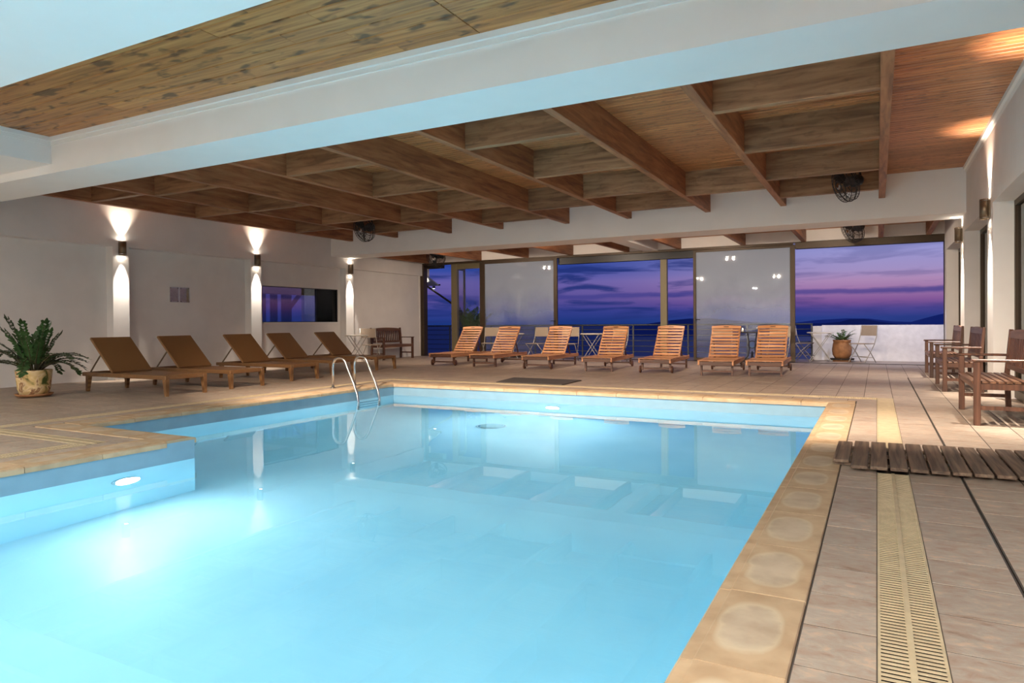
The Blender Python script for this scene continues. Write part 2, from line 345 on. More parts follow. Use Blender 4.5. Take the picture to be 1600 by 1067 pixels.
def coping_mat():
    m, nt, out = new_mat('worn_sandstone')
    rnd = piece_random(nt)
    tc = N(nt, 'ShaderNodeTexCoord'); v = coords(nt, (5, 5, 5), rnd=rnd)
    nz = N(nt, 'ShaderNodeTexNoise'); nz.inputs['Scale'].default_value = 1.6; nz.inputs['Detail'].default_value = 5; nt.links.new(v, nz.inputs['Vector'])
    # bleached oval in the middle of each stone
    s1 = N(nt, 'ShaderNodeVectorMath', operation='SUBTRACT'); s1.inputs[1].default_value = (0.53, 0.5, 0.5); nt.links.new(tc.outputs['Generated'], s1.inputs[0])
    s2 = N(nt, 'ShaderNodeVectorMath', operation='MULTIPLY'); s2.inputs[1].default_value = (2.5, 2.3, 0.0); nt.links.new(s1.outputs[0], s2.inputs[0])
    s3 = N(nt, 'ShaderNodeVectorMath', operation='ABSOLUTE'); nt.links.new(s2.outputs[0], s3.inputs[0])
    sx = N(nt, 'ShaderNodeSeparateXYZ'); nt.links.new(s3.outputs[0], sx.inputs[0])
    px = N(nt, 'ShaderNodeMath', operation='POWER'); px.inputs[1].default_value = 2.8; nt.links.new(sx.outputs['X'], px.inputs[0])
    py = N(nt, 'ShaderNodeMath', operation='POWER'); py.inputs[1].default_value = 2.8; nt.links.new(sx.outputs['Y'], py.inputs[0])
    ad = N(nt, 'ShaderNodeMath', operation='ADD'); nt.links.new(px.outputs[0], ad.inputs[0]); nt.links.new(py.outputs[0], ad.inputs[1])
    wob = N(nt, 'ShaderNodeMath', operation='MULTIPLY_ADD'); wob.inputs[1].default_value = 0.75; nt.links.new(nz.outputs['Fac'], wob.inputs[0]); nt.links.new(ad.outputs[0], wob.inputs[2])
    rp = ramp(nt, [(0.0, srgb(182, 164, 142)), (0.62, srgb(184, 166, 142)), (0.80, srgb(194, 176, 148)), (1.0, srgb(182, 156, 124))]); nt.links.new(wob.outputs[0], rp.inputs['Fac'])
    r2_ = ramp(nt, [(0.3, (0.66, 0.60, 0.54)), (0.6, (1, 1, 1))]); nt.links.new(nz.outputs['Fac'], r2_.inputs['Fac'])
    mx = N(nt, 'ShaderNodeMix', data_type='RGBA', blend_type='MULTIPLY'); mx.inputs[0].default_value = 0.6; nt.links.new(rp.outputs[0], mx.inputs[6]); nt.links.new(r2_.outputs[0], mx.inputs[7])
    col = hsv_vary(nt, mx.outputs[2], rnd, 0.05)
    p = N(nt, 'ShaderNodeBsdfPrincipled'); p.inputs['Roughness'].default_value = 0.65; nt.links.new(col, p.inputs['Base Color'])
    b = N(nt, 'ShaderNodeBump'); b.inputs['Strength'].default_value = 0.3; b.inputs['Distance'].default_value = 0.006; nt.links.new(nz.outputs['Fac'], b.inputs['Height']); nt.links.new(b.outputs[0], p.inputs['Normal'])
    nt.links.new(p.outputs[0], out.inputs[0]); return m
copingm = coping_mat()

def pool_mat():
    m, nt, out = new_mat('pale_blue_pool_mosaic')
    v = coords(nt, (1, 1, 1))
    nz = N(nt, 'ShaderNodeTexNoise'); nz.inputs['Scale'].default_value = 1.2; nz.inputs['Detail'].default_value = 4; nt.links.new(v, nz.inputs['Vector'])
    rp = ramp(nt, [(0.3, (0.52, 0.74, 0.84)), (0.7, (0.62, 0.83, 0.90))]); nt.links.new(nz.outputs['Fac'], rp.inputs['Fac'])
    p = N(nt, 'ShaderNodeBsdfPrincipled'); p.inputs['Roughness'].default_value = 0.4; nt.links.new(rp.outputs[0], p.inputs['Base Color']); nt.links.new(p.outputs[0], out.inputs[0]); return m
poolm = pool_mat()
bandm = plain('dimmed_mosaic_band', (0.20, 0.33, 0.42), 0.3, noise=0.05, nscale=6)  # pool mosaic painted darker for the weaker light above the water

def water_mat():
    m, nt, out = new_mat('pool_water')
    g = N(nt, 'ShaderNodeBsdfGlass'); g.inputs['IOR'].default_value = 1.33; g.inputs['Roughness'].default_value = 0.0
    v = coords(nt, (1, 1, 1)); nz = N(nt, 'ShaderNodeTexNoise'); nz.inputs['Scale'].default_value = 1.1; nz.inputs['Detail'].default_value = 2; nt.links.new(v, nz.inputs['Vector'])
    b = N(nt, 'ShaderNodeBump'); b.inputs['Strength'].default_value = 0.05; b.inputs['Distance'].default_value = 0.02; nt.links.new(nz.outputs['Fac'], b.inputs['Height']); nt.links.new(b.outputs[0], g.inputs['Normal'])
    va = N(nt, 'ShaderNodeVolumeAbsorption'); va.inputs['Color'].default_value = (0.28, 0.84, 0.95, 1); va.inputs['Density'].default_value = 0.17
    nt.links.new(g.outputs[0], out.inputs['Surface']); nt.links.new(va.outputs[0], out.inputs['Volume']); return m
waterm = water_mat()

def clear_glass(name, tint, refl=1.0, dark=0.0, rough=0.0):
    m, nt, out = new_mat(name)
    t = N(nt, 'ShaderNodeBsdfTransparent'); t.inputs[0].default_value = (*tint, 1)
    g = N(nt, 'ShaderNodeBsdfGlossy'); g.inputs['Roughness'].default_value = rough
    f = N(nt, 'ShaderNodeFresnel'); f.inputs['IOR'].default_value = 1.5
    mu = N(nt, 'ShaderNodeMath', operation='MULTIPLY'); mu.inputs[1].default_value = refl; nt.links.new(f.outputs[0], mu.inputs[0])
    mx = N(nt, 'ShaderNodeMixShader'); nt.links.new(mu.outputs[0], mx.inputs[0]); nt.links.new(t.outputs[0], mx.inputs[1]); nt.links.new(g.outputs[0], mx.inputs[2])
    nt.links.new(mx.outputs[0], out.inputs[0]); return m
glassc = clear_glass('clear_glass', (0.92, 0.94, 0.95), 0.6)
glassd = clear_glass('tinted_window_glass', (0.62, 0.68, 0.68), 1.0)
def misted_mat():
    # condensation: dense at the top and middle, thinner near the floor
    m, nt, out = new_mat('misted_glass')
    tc = N(nt, 'ShaderNodeTexCoord'); se = N(nt, 'ShaderNodeSeparateXYZ'); nt.links.new(tc.outputs['Object'], se.inputs[0])
    nz = N(nt, 'ShaderNodeTexNoise'); nz.inputs['Scale'].default_value = 1.4; nz.inputs['Detail'].default_value = 4; nt.links.new(tc.outputs['Object'], nz.inputs['Vector'])
    ad = N(nt, 'ShaderNodeMath', operation='MULTIPLY_ADD'); ad.inputs[1].default_value = 0.9; nt.links.new(nz.outputs['Fac'], ad.inputs[0]); nt.links.new(se.outputs['Z'], ad.inputs[2])
    mr = N(nt, 'ShaderNodeMapRange', interpolation_type='SMOOTHSTEP'); mr.inputs['From Min'].default_value = 1.2; mr.inputs['From Max'].default_value = 2.6; mr.inputs['To Min'].default_value = 0.10; mr.inputs['To Max'].default_value = 0.86
    nt.links.new(ad.outputs[0], mr.inputs['Value'])
    t = N(nt, 'ShaderNodeBsdfTransparent'); d = N(nt, 'ShaderNodeBsdfDiffuse'); d.inputs[0].default_value = (0.46, 0.54, 0.64, 1)
    tl = N(nt, 'ShaderNodeBsdfTranslucent'); tl.inputs[0].default_value = (0.7, 0.75, 0.85, 1)
    m0 = N(nt, 'ShaderNodeMixShader'); m0.inputs[0].default_value = 0.4; nt.links.new(d.outputs[0], m0.inputs[1]); nt.links.new(tl.outputs[0], m0.inputs[2])
    m1 = N(nt, 'ShaderNodeMixShader'); nt.links.new(mr.outputs[0], m1.inputs[0]); nt.links.new(t.outputs[0], m1.inputs[1]); nt.links.new(m0.outputs[0], m1.inputs[2])
    g = N(nt, 'ShaderNodeBsdfGlossy'); g.inputs['Roughness'].default_value = 0.02
    f = N(nt, 'ShaderNodeFresnel'); f.inputs['IOR'].default_value = 1.5
    m2 = N(nt, 'ShaderNodeMixShader'); nt.links.new(f.outputs[0], m2.inputs[0]); nt.links.new(m1.outputs[0], m2.inputs[1]); nt.links.new(g.outputs[0], m2.inputs[2])
    nt.links.new(m2.outputs[0], out.inputs[0]); return m
misted = misted_mat()
lamp_glow = emit('lamp_glow', (1.0, 0.86, 0.70), 60.0)
pool_glow = emit('pool_lamp_glow', (0.92, 0.98, 1.0), 30.0)
flame = emit('candle_flame', (1.0, 0.80, 0.5), 12.0)

# ------------------------------------------------------------------ main dimensions (metres)
LX, RX = -12.45, 1.30            # faces of the left and right pilasters
LREC, RREC = -12.65, 1.52        # recessed wall planes
CZ = 3.5                         # plank ceiling
YB0, YB1 = 13.4, 14.2            # rear concrete beam
YD = 17.5                        # door plane
PX0, PX1, PY1, PN, PNX, PY0 = -7.15, -0.51, 9.15, 4.05, -5.4, -1.0   # pool outline
WZ = -0.19                       # water level
DZ = -1.40                       # pool floor

# ================================================================== STRUCTURE
# ---- floor bed (grout) with tiles
floor = MB()
for r_ in ((PX1+.02, 1.75, -5, 17.6), (-12.75, PX1+.02, PY1+.02, 17.6), (-12.75, PX0-.02, -5, PY1+.02), (PX0-.02, PNX-.02, -5, PN-.02), (PNX-.02, PX1+.02, -5, PY0-.02)):
    floor.box(r_[0], r_[1], r_[2], r_[3], -0.10, -0.0118)
floor = tag(floor.obj('floor', grout), 'tiled pool deck of grey brown slate-look tiles', 'floor', kind='structure')
def tile_mesh(w, h):
    b = 0.0012
    return MB().prism([(0, -0.012), (w, -0.012), (w, -b), (w-b, 0), (b, 0), (0, -b)], 1, 0, h).mesh('tile', tilem)
_tm = {}
rest = MB()
def add_tile(x0, y0, w, h, single):
    j = random.uniform(-0.0008, 0.0008)
    if single:
        k = (round(w, 3), round(h, 3))
        if k not in _tm: _tm[k] = tile_mesh(*k)
        piece('tile', _tm[k], floor, (x0, y0, j))
    else:
        n = len(rest.v); g = 0.0
        x1, y1 = x0+w, y0+h
        rest.v += [(x0, y0, -.012), (x1, y0, -.012), (x1, y1, -.012), (x0, y1, -.012), (x0, y0, j), (x1, y0, j), (x1, y1, j), (x0, y1, j)]
        for q in ((4,5,6,7),(0,1,5,4),(1,2,6,5),(2,3,7,6),(3,0,4,7)): rest.f.append(tuple(n+i for i in q)); rest.sm.append(False)
G = 0.007
def field(x0, x1, y0, y1, px, py, single=lambda x, y: False, gx=(), gy=()):
    ny = max(1, round((y1-y0)/py)); nx = max(1, round((x1-x0)/px))
    hx, hy = (x1-x0)/nx, (y1-y0)/ny
    for i in range(nx):
        for k in range(ny):
            add_tile(x0+i*hx+G/2, y0+k*hy+G/2, hx-G, hy-G, single(x0+i*hx, y0+k*hy))
near = lambda x, y: 1.2 < y < 11.9
field(-0.22, 0.0, -0.3, 9.73, 0.3, 0.30, near)
field(0.18, 0.466, 0.3, 13.65, 0.3, 0.30, near)
field(0.478, 1.68, 0.3, 13.65, 0.3, 0.30, near)
field(0.18, 1.68, 13.66, 17.56, 0.33, 0.33)
field(-12.68, 0.18, 9.93, 13.65, 0.33, 0.30)
field(-12.68, 0.18, 13.66, 17.56, 0.33, 0.33)
field(PX0-0.3, -0.0, 9.45, 9.73, 0.33, 0.3)
field(-12.68, -7.83, 0.0, 9.93, 0.33, 0.30)
field(-7.65, -7.45, 3.75, 9.75, 0.3, 0.30)
field(-7.83, -5.70, 3.54, 3.75, 0.3, 0.30)
field(-7.83, -6.05, 0.0, 3.36, 0.30, 0.30)
field(-5.87, -5.70, 0.0, 3.54, 0.3, 0.30)
field(PX1+0.3, 1.68, -5, 0.3, 0.6, 0.6)
tag(rest.obj('tile_field', tilem, floor), kind='stuff')

# grout filling the joints almost flush
gm = MB()
for r_ in ((-0.22, 0.0, -0.3, 9.73), (0.18, 0.469, 0.3, 17.56), (0.475, 1.70, 0.3, 17.56), (-12.7, 0.18, 9.93, 17.56), (PX0-.3, -.0, 9.45, 9.73), (-12.7, -7.83, 0, 9.93), (-7.65, -7.45, 3.75, 9.73), (-7.83, -5.70, 3.54, 3.75), (-7.83, -6.05, 0, 3.36), (-5.87, -5.70, 0, 3.54), (PX1+.3, 1.7, -5, -.3)):
    gm.box(r_[0], r_[1], r_[2], r_[3], -0.0117, -0.0016)
tag(gm.obj('joint_grout', grout, floor), kind='stuff')

# ---- pool basin
basin = MB()
outl = [(PNX, PY0), (PX1, PY0), (PX1, PY1), (PX0, PY1), (PX0, PN), (PNX, PN)]
for i in range(6):
    a, b = outl[i], outl[(i+1) % 6]
    basin.quad((a[0], a[1], WZ), (a[0], a[1], DZ), (b[0], b[1], DZ), (b[0], b[1], WZ))
basin.poly([(x, y, DZ) for x, y in outl])
basin = tag(basin.obj('pool_basin', poolm), 'L-shaped swimming pool basin lined in pale blue mosaic', 'pool', kind='structure')
band = MB()
for i in range(6):
    a, b = outl[i], outl[(i+1) % 6]
    band.quad((a[0], a[1], -0.02), (a[0], a[1], WZ), (b[0], b[1], WZ), (b[0], b[1], -0.02))
band.obj('tile_band', bandm, basin)
water = tag(MB().poly([(x, y, WZ) for x, y in outl]).obj('pool_water', waterm), 'clear turquoise water filling the swimming pool', 'water', kind='structure')
dr = thing('pool_floor_drain', 'round main drain cover on the pool floor', 'drain', (-4.6, 8.0, DZ), kind=None)
MB().lathe([(0.18, 0), (0.18, 0.012), (0.15, 0.02), (0.0, 0.022)], seg=24).obj('cover', plain('drain_grey', (0.25, 0.38, 0.42), 0.5), dr)
MB().lathe([(0.21, 0), (0.21, 0.008), (0.185, 0.010), (0.185, 0.0)], seg=24).obj('rim', plain('drain_rim', (0.6, 0.72, 0.75), 0.5), dr)

# ---- coping stones
cop = thing('trim_1', 'worn sandstone coping running round the pool edge', 'coping', kind='structure')
_cm = {}
def coping_run(x0, y0, length, along, wid, off=0.0):
    n = max(1, round(length/0.58)); p = length/n
    for i in range(n):
        k = (round(p, 3), along)
        if k not in _cm:
            prof = [(0.0, -0.05), (0.306, -0.05), (0.306, -0.001), (0.302, 0.004), (0.052, 0.004), (0.046, 0.0), (0.01, -0.003), (0.0, -0.014)]
            _cm[k] = MB().prism([(q[0]-0.02, q[1]) for q in prof], 1, 0.003, p-0.003)
        b = MB(); src = _cm[k]; b.f = list(src.f); b.sm = list(src.sm)
        if along == 'R': b.v = [(q[0], q[1], q[2]) for q in src.v]
        elif along == 'L': b.v = [(-q[0], -q[1], q[2]) for q in src.v]
        elif along == 'F': b.v = [(-q[1], q[0], q[2]) for q in src.v]
        elif along == 'N': b.v = [(q[1], -q[0], q[2]) for q in src.v]
        kk = k+('m',)
        if kk not in _cm: _cm[kk] = b.mesh('coping_stone', copingm)
        d = {'R': (x0, y0+i*p), 'L': (x0, y0-i*p), 'F': (x0-i*p, y0), 'N': (x0+i*p, y0)}[along]
        piece('coping_stone', _cm[kk], cop, (d[0], d[1], random.uniform(-.001, .001)))
coping_run(PX1, 0.24, 9.21-0.30, 'R', 0.3)
coping_run(PX1+0.28, PY1, (PX1+0.28)-(PX0-0.28), 'F', 0.3)
coping_run(PX0, PY1, PY1-PN, 'L', 0.3)
coping_run(PX0-0.28, PN, (PNX)-(PX0-0.28), 'N', 0.3)
coping_run(PNX, PN-0.28, 3.9, 'L', 0.3)

# ---- drain grates
def grate(label, x0, x1, y0, y1, along, ribs=True):
    t = thing('drain_grate', label, 'drain', ((x0+x1)/2, (y0+y1)/2, 0), group=None)
    W_ = (x1-x0) if along == 'y' else (y1-y0); L_ = (y1-y0) if along == 'y' else (x1-x0)
    rot = Matrix.Identity(4) if along == 'y' else Matrix.Rotation(PI/2, 4, 'Z')
    h = W_/2; l = L_/2
    MB().box(-h, h, -l, l, -0.0115, -0.0105).tf(rot).obj('channel', drainch, t)
    fr = MB().box(-h, -h+0.008, -l, l, -0.010, 0.003).box(h-0.008, h, -l, l, -0.010, 0.003).tf(rot); fr.obj('frame', drainp, t)
    if ribs:
        MB().box(-0.009, 0.009, -l, l, -0.008, 0.005).tf(rot).obj('center_bar', drainp, t)
        rb = MB(); n = int(L_/0.0255)
        for i in range(n):
            y = -l+(i+0.5)*L_/n
            rb.box(-h+0.008, -0.009, y-0.0063, y+0.0063, 0.0003, 0.0025).box(0.009, h-0.008, y-0.0063, y+0.0063, 0.0003, 0.0025)
        tag(rb.tf(rot).obj('ribs', drainp, t), kind='stuff')
    else:
        n = max(1, round(L_/0.5))
        for i in range(n):
            MB().box(-h+0.009, h-0.009, -l+i*L_/n+0.002, -l+(i+1)*L_/n-0.002, -0.010, 0.003).tf(rot).obj('cover_plate', drainp, t)
    return t
grate('cream slotted drain grate running from the wooden duckboard towards the foreground', 0.0, 0.18, 0.3, 5.06, 'y')
grate('cream solid drain cover between the wooden duckboard and the far pool corner', 0.0, 0.18, 6.05, 9.93, 'y', ribs=False)
grate('slotted drain grate along the far pool edge in front of the teak loungers', -7.65, -0.004, 9.75, 9.93, 'x')
grate('slotted drain grate along the left pool edge by the wicker loungers', -7.83, -7.65, 3.54, 9.93, 'y')
grate('slotted drain grate crossing the deck notch beside the potted plant', -7.83, -5.87, 3.36, 3.54, 'x')
grate('slotted drain grate along the short pool edge in the left foreground', -6.05, -5.87, 0.0, 3.355, 'y')

# ---- left wall
wl = MB()
wl.box(-12.95, LX, -5, YD+0.3, 2.48, 4.0)                  # upper wall, flush with the pilasters
wl = tag(wl.obj('wall_left', plaster), 'white plastered left wall with shallow recessed bays', 'wall', kind='structure')
MB().box(-12.95, LREC, -5, 11.12, 0, 2.48).obj('recessed_panel', plaster, wl)
w_ = MB(); w_.box(-12.95, LREC, 11.12, 14.0, 0, 1.06).box(-12.95, LREC, 11.12, 14.0, 1.92, 2.48).box(-12.95, LREC, 11.12, 11.32, 1.06, 1.92).box(-12.95, LREC, 13.86, 14.0, 1.06, 1.92)
w_.obj('recessed_panel', plaster, wl)
MB().box(-12.95, LREC+0.1, 14.0, YD+0.3, 0, 2.48).obj('recessed_panel', plaster, wl)
PL = ((4.4, 4.72), (7.67, 7.98), (10.83, 11.12), (13.95, 14.25))
for a, b in PL: MB().box(-12.9, LX, a, b, 0, 2.48).obj('pilaster', plaster, wl)
# ---- right wall
wr = tag(MB().box(RX, 2.1, -5, YD+0.3, 2.48, 4.0).obj('wall_right', plaster), 'white right wall with deep pilasters between glazed openings', 'wall', kind='structure')
PR = ((3.9, 4.4), (7.3, 7.8), (10.5, 11.0), (13.7, 14.3), (17.1, 17.5))
for a, b in PR: MB().box(RX, 2.0, a, b, 0, 2.48).obj('pilaster', plaster, wr)
for i, ((a, b), (c, d)) in enumerate(zip(PR[:-1], PR[1:])):
    y0, y1 = b, c
    w = thing('window_%d' % (i+3), ['tall dark-framed right wall window beyond the frame edge', 'tall dark-framed right wall window behind the nearest bench', 'tall narrow right wall window between the two sconce pilasters', 'tall narrow right wall window nearest the glazed doors'][i], 'window', (RREC, (y0+y1)/2, 0), kind='structure')
    h = (y1-y0)/2
    f = MB().box(0, .07, -h, -h+.07, 0.02, 2.48).box(0, .07, h-.07, h, 0.02, 2.48).box(0, .07, -h+.07, h-.07, 2.41, 2.48).box(0, .07, -h+.07, h-.07, 0.02, 0.12).box(0, .07, -.03, .03, .12, 2.41)
    f.obj('window_frame', bronze, w)
    for s in (-1, 1):
        MB().box(.03, .042, min(s*.03, s*(h-.07)), max(s*.03, s*(h-.07)), .12, 2.41).obj('pane', glassd, w)
# wall closing the room behind the camera
tag(MB().box(-12.95, 2.1, -5.2, -5.0, 0, 4.0).obj('wall_near', plaster), 'white wall closing the near end of the pool hall', 'wall', kind='structure')

# ---- concrete beams
def struct_box(name, label, cat, m, *boxes, bevel=0.0):
    b = MB()
    for q in boxes: b.box(*q)
    return tag(b.obj(name, m, bevel=bevel), label, cat, kind='structure')
struct_box('beam', 'white concrete beam crossing in front of the wooden roof joists', 'beam', plaster_b, (-12.45, 1.3, 4.42, 5.08, 2.75, 3.6))
struct_box('beam', 'white concrete beam across the far end above the glazed doors', 'beam', plaster_b, (-12.45, 1.3, YB0, YB1, 2.755, 3.6))
struct_box('ceiling_near', 'white lowered ceiling slab at the near edge overhead', 'ceiling', plaster_b, (-12.45, 1.3, -5, 2.66, 2.75, 3.7))
struct_box('ceiling_side', 'white dropped ceiling left of the knotty wood panel', 'ceiling', plaster_b, (-12.45, -8.3, 2.66, 4.42, 2.85, 3.6))
t1 = thing('trim_2', 'white stepped cornice round the knotty wood ceiling panel', 'cornice', kind='structure')
MB().prism([(4.42, 3.15), (4.42, 3.06), (4.405, 3.06), (4.40, 3.10), (4.385, 3.105), (4.38, 3.15)], 0, -8.3, 1.3).obj('cornice_strip', trimw, t1)
MB().prism([(-8.3, 3.15), (-8.26, 3.15), (-8.265, 3.105), (-8.28, 3.10), (-8.285, 3.06), (-8.3, 3.06)], 1, 2.66, 4.42).obj('cornice_strip', trimw, t1)
t2 = thing('trim_3', 'white cove strip between the right wall and the plank ceiling', 'cornice', kind='structure')
MB().prism([(1.3, 3.5), (1.255, 3.5), (1.26, 3.455), (1.285, 3.44), (1.3, 3.40)], 1, 5.08, YB0).tf(Matrix.Identity(4)).obj('cornice_strip', trimw, t2)

# ---- ceilings
def plank_prof(w, t=0.02, c=0.007): return [(0.0, t), (0.0, c), (c, 0.0), (w-c, 0.0), (w, c), (w, t)]
def plank_mesh(w, L, m, c=0.007, g=0.003): return MB().prism(plank_prof(w-g, c=c), 0, 0, L).mesh('plank', m)
c1 = thing('ceiling', 'wooden roof of stained joists, cross blocking and narrow boards', 'ceiling', kind='structure')
JX = [-11.75, -10.33, -8.77, -7.40, -5.80, -4.43, -2.86, -1.50, 0.085]
pm = {}
secs = [(-12.45, -7.40), (-7.40, -2.86), (-2.86, 1.28)]
ny = 84; py = (YB0-5.08)/ny
for (a, b) in secs:
    me = plank_mesh(py, b-a-0.002, plankw)
    for k in range(ny): piece('plank', me, c1, (a, 5.08+k*py, CZ))
jm = MB().box(-0.05, 0.05, 0, YB0-5.08, 3.10, CZ+0.005).mesh('joist', joistw, bevel=0.004)
for x in JX: piece('joist', jm, c1, (x, 5.08, 0))
def blocking(i, ys):
    a, b = JX[i]+0.05, JX[i+1]-0.05
    me = MB().box(0, b-a, -0.05, 0.05, 3.103, CZ+0.004).mesh('blocking', blockw, bevel=0.004)
    for y in ys: piece('blocking', me, c1, (a, y, 0))
for i in range(8):
    if i % 2: blocking(i, (7.08, 8.95, 10.85, 12.5))
    else: blocking(i, (5.9, 11.5) if i else (6.9, 8.9, 11.5))
c2 = thing('ceiling_front', 'knotty pine ceiling panel overhead near the camera', 'ceiling', kind='structure')
ny = 10; py = (4.40-2.62)/ny
cuts = [-8.3, -2.585, 1.3]
for (a, b) in zip(cuts[:-1], cuts[1:]):
    for k in range(ny):
        xs = [a] + sorted(random.uniform(a+0.6, b-0.6) for _ in range(1 if b-a > 4 else 0)) + [b]
        for p0, p1 in zip(xs[:-1], xs[1:]):
            g = 0.010 if p1 == -2.585 else 0.003
            piece('plank', plank_mesh(py, p1-p0-g, plankf, .006, .008), c2, (p0, 2.62+k*py, 3.15+random.uniform(-.001, .001)))
MB().box(-8.3, 1.3, 2.60, 4.43, 3.172, 3.3).obj('backing', seam, c2)
c3 = thing('ceiling_far', 'dark wood boards and joists over the bay before the glazed doors', 'ceiling', kind='structure')
ny = 24; py = (YD-YB1)/ny
for (a, b) in secs:
    me = plank_mesh(py, b-a-0.002, plankw)
    for k in range(ny): piece('plank', me, c3, (a, YB1+k*py, 3.12))
jm2 = MB().box(-0.05, 0.05, 0, YD-YB1-0.12, 2.845, 3.13).mesh('joist', joistw, bevel=0.004)
for x in [-12.2]+JX[1:]+[1.0]: piece('joist', jm2, c3, (x, YB1, 0))
struct_box('beam', 'short white beam between the far joists under the rear beam', 'beam', plaster_b, (-5.36, -4.98, YB1, YD-0.12, 2.84, 3.1))
struct_box('ceiling_roof', 'flat roof slab above all the wooden ceilings', 'roof', plaster_b, (-13.0, 2.2, -5.2, YD+0.4, 4.0, 4.15))
# wall above the doors
struct_box('wall_far', 'white lintel wall above the glazed doors', 'wall', plaster, (-12.95, 2.1, YD-0.12, YD+0.3, 2.86, 4.0), (1.32, 2.1, YD-0.12, YD+0.2, 0, 2.86), (-12.95, -12.53, YD-0.12, YD+0.2, 0, 2.86))

# ---- glazed doors, far wall
hd = thing('trim_4', 'dark bronze frame of tracks and posts round the glazed doors', 'door frame', (0, YD, 0), kind='structure')
def fbox(parent, name, m, *b): q = MB(); [q.box(*c) for c in b]; return q.obj(name, m, parent, bevel=0.004)
fbox(hd, 'jamb', bronze, (-12.53, -12.40, -.08, .12, 0, 2.86))
fbox(hd, 'head_track', bronze, (-12.40, -7.86, -.08, .12, 2.80, 2.86))
fbox(hd, 'head_beam', black, (-7.86, -4.0, -.02, .14, 2.62, 2.86))
fbox(hd, 'head_track', bronze, (-7.86, -1.74, -.12, -.02, 2.80, 2.86))
fbox(hd, 'head_beam', bronze, (-1.70, 1.32, -.06, .12, 2.70, 2.86))
fbox(hd, 'jamb', bronze, (1.29, 1.33, -.08, .12, 0, 2.70))
fbox(hd, 'floor_track', bronze, (-12.4, 1.3, -.06, .06, -.002, 0.012))
fbox(hd, 'post', olive, (-4.97, -4.80, .02, .14, 0, 2.62))
fbox(hd, 'post', bronze, (-10.40, -10.27, -.05, .1, 0, 2.80))
fbox(hd, 'post', olive, (-11.42, -11.22, -.03, .1, 0, 2.80))
# narrow side light beside the open door leaf
sl = thing('window_1', 'narrow clear side light with the flowering bush behind it', 'window', (0, YD, 0), kind='structure')
fbox(sl, 'rail', olive, (-11.22, -10.40, 0, .06, 2.64, 2.80), (-11.22, -10.40, 0, .06, 0.0, .1), )
MB().box(-11.22, -10.40, .025, .035, .1, 2.64).obj('pane', glassc, sl)
# open swing leaf, folded outwards
dl = thing('door_1', 'olive framed glass door leaf swung open at the left doorway', 'door', (-11.42, YD+.10, 0), R(-80), kind='structure')
# local +x is the leaf's width after the turn
fbox(dl, 'stile', olive, (-.94, -.86, -.02, .02, .02, 2.78)); fbox(dl, 'stile', olive, (-.08, 0, -.02, .02, .02, 2.78))
fbox(dl, 'rail', olive, (-.86, -.08, -.02, .02, 2.66, 2.78)); fbox(dl, 'rail', olive, (-.86, -.08, -.02, .02, .02, .14))
MB().box(-.86, -.08, -.006, .006, .14, 2.66).obj('pane', glassc, dl)
MB().tube([(-.9, -.03, 1.02), (-.9, -.06, 1.02), (-.80, -.06, 1.02)], .01).obj('handle', black, dl)
def leaf(name, label, x0, x1, handle_x, hl):
    d = thing(name, label, 'door', (0, YD-.07, 0), kind='structure')
    fbox(d, 'stile', bronze, (x1-.11, x1, -.03, .03, .02, 2.80))
    fbox(d, 'stile', bronze, (x0, x0+.07, -.03, .03, .02, 2.80))
    fbox(d, 'rail', bronze, (x0+.07, x1-.11, -.03, .03, 2.74, 2.80)); fbox(d, 'rail', bronze, (x0+.07, x1-.11, -.03, .03, .02, .09))
    MB().box(x0+.07, x1-.11, -.006, .006, .09, 2.74).obj('pane', misted, d)
    h = MB().tube([(handle_x, -.03, 1.05), (handle_x, -.07, 1.05), (handle_x+.13*hl, -.07, 1.05)], .011).box(handle_x-.018, handle_x+.018, -.036, -.03, .95, 1.12)
    h.obj('handle', black, d)
leaf('door_2', 'large misted sliding glass door behind the left teak loungers', -10.27, -7.86, -7.92, -1)
leaf('door_3', 'large misted sliding glass door behind the right teak loungers', -4.09, -1.70, -4.04, 1)

# ---- dark window in the left wall
wn = thing('window_2', 'wide dark window set low in the left wall between two sconces', 'window', (LREC-.02, 12.59, 0), kind='structure')
MB().box(-.06, 0, -1.27, -1.25, 1.06, 1.92).box(-.06, 0, 1.25, 1.27, 1.06, 1.92).box(-.06, 0, -1.25, 1.25, 1.06, 1.075).box(-.06, 0, -1.25, 1.25, 1.905, 1.92).box(-.05, 0, .5, .515, 1.075, 1.905).obj('window_frame', black, wn)
MB().box(-.03, -.022, -1.25, .5, 1.075, 1.905).obj('pane', glassc, wn); MB().box(-.03, -.022, .515, 1.25, 1.075, 1.905).obj('pane', glassd, wn)
MB().box(-.01, .06, -1.27, 1.27, 1.035, 1.058).obj('window_sill', trimw, wn)

# ---- terrace outside, parapet, sea and hills
struct_box('floor_terrace', 'terrace paving outside the glazed doors', 'floor', tilem, (-16, 4.5, YD+.1, 19.6, -.15, -.012))
struct_box('wall_parapet', 'white rendered parapet wall across the right terrace opening', 'wall', out_white, (-1.24, 4.5, 19.2, 19.5, -.1, .88))
struct_box('wall_pier', 'cream pier at the end of the white parapet', 'wall', plaster, (-1.45, -1.24, 19.12, 19.5, -.1, .86))
seam_ = plain('dusk_sea', (0.02, 0.04, 0.09), 0.35)
tag(MB().quad((-30000, 60, -90), (30000, 60, -90), (30000, 30000, -90), (-30000, 30000, -90)).obj('sea', seam_), 'dark blue sea stretching to the horizon', 'sea', kind='structure')
hillm = plain('distant_hill', (0.035, 0.075, 0.26), 1.0)  # blue aerial haze mixed into the hill's base colour
hillm2 = plain('hazy_mountain', (0.13, 0.20, 0.50), 1.0)  # paler blue, more distance haze painted into the base colour
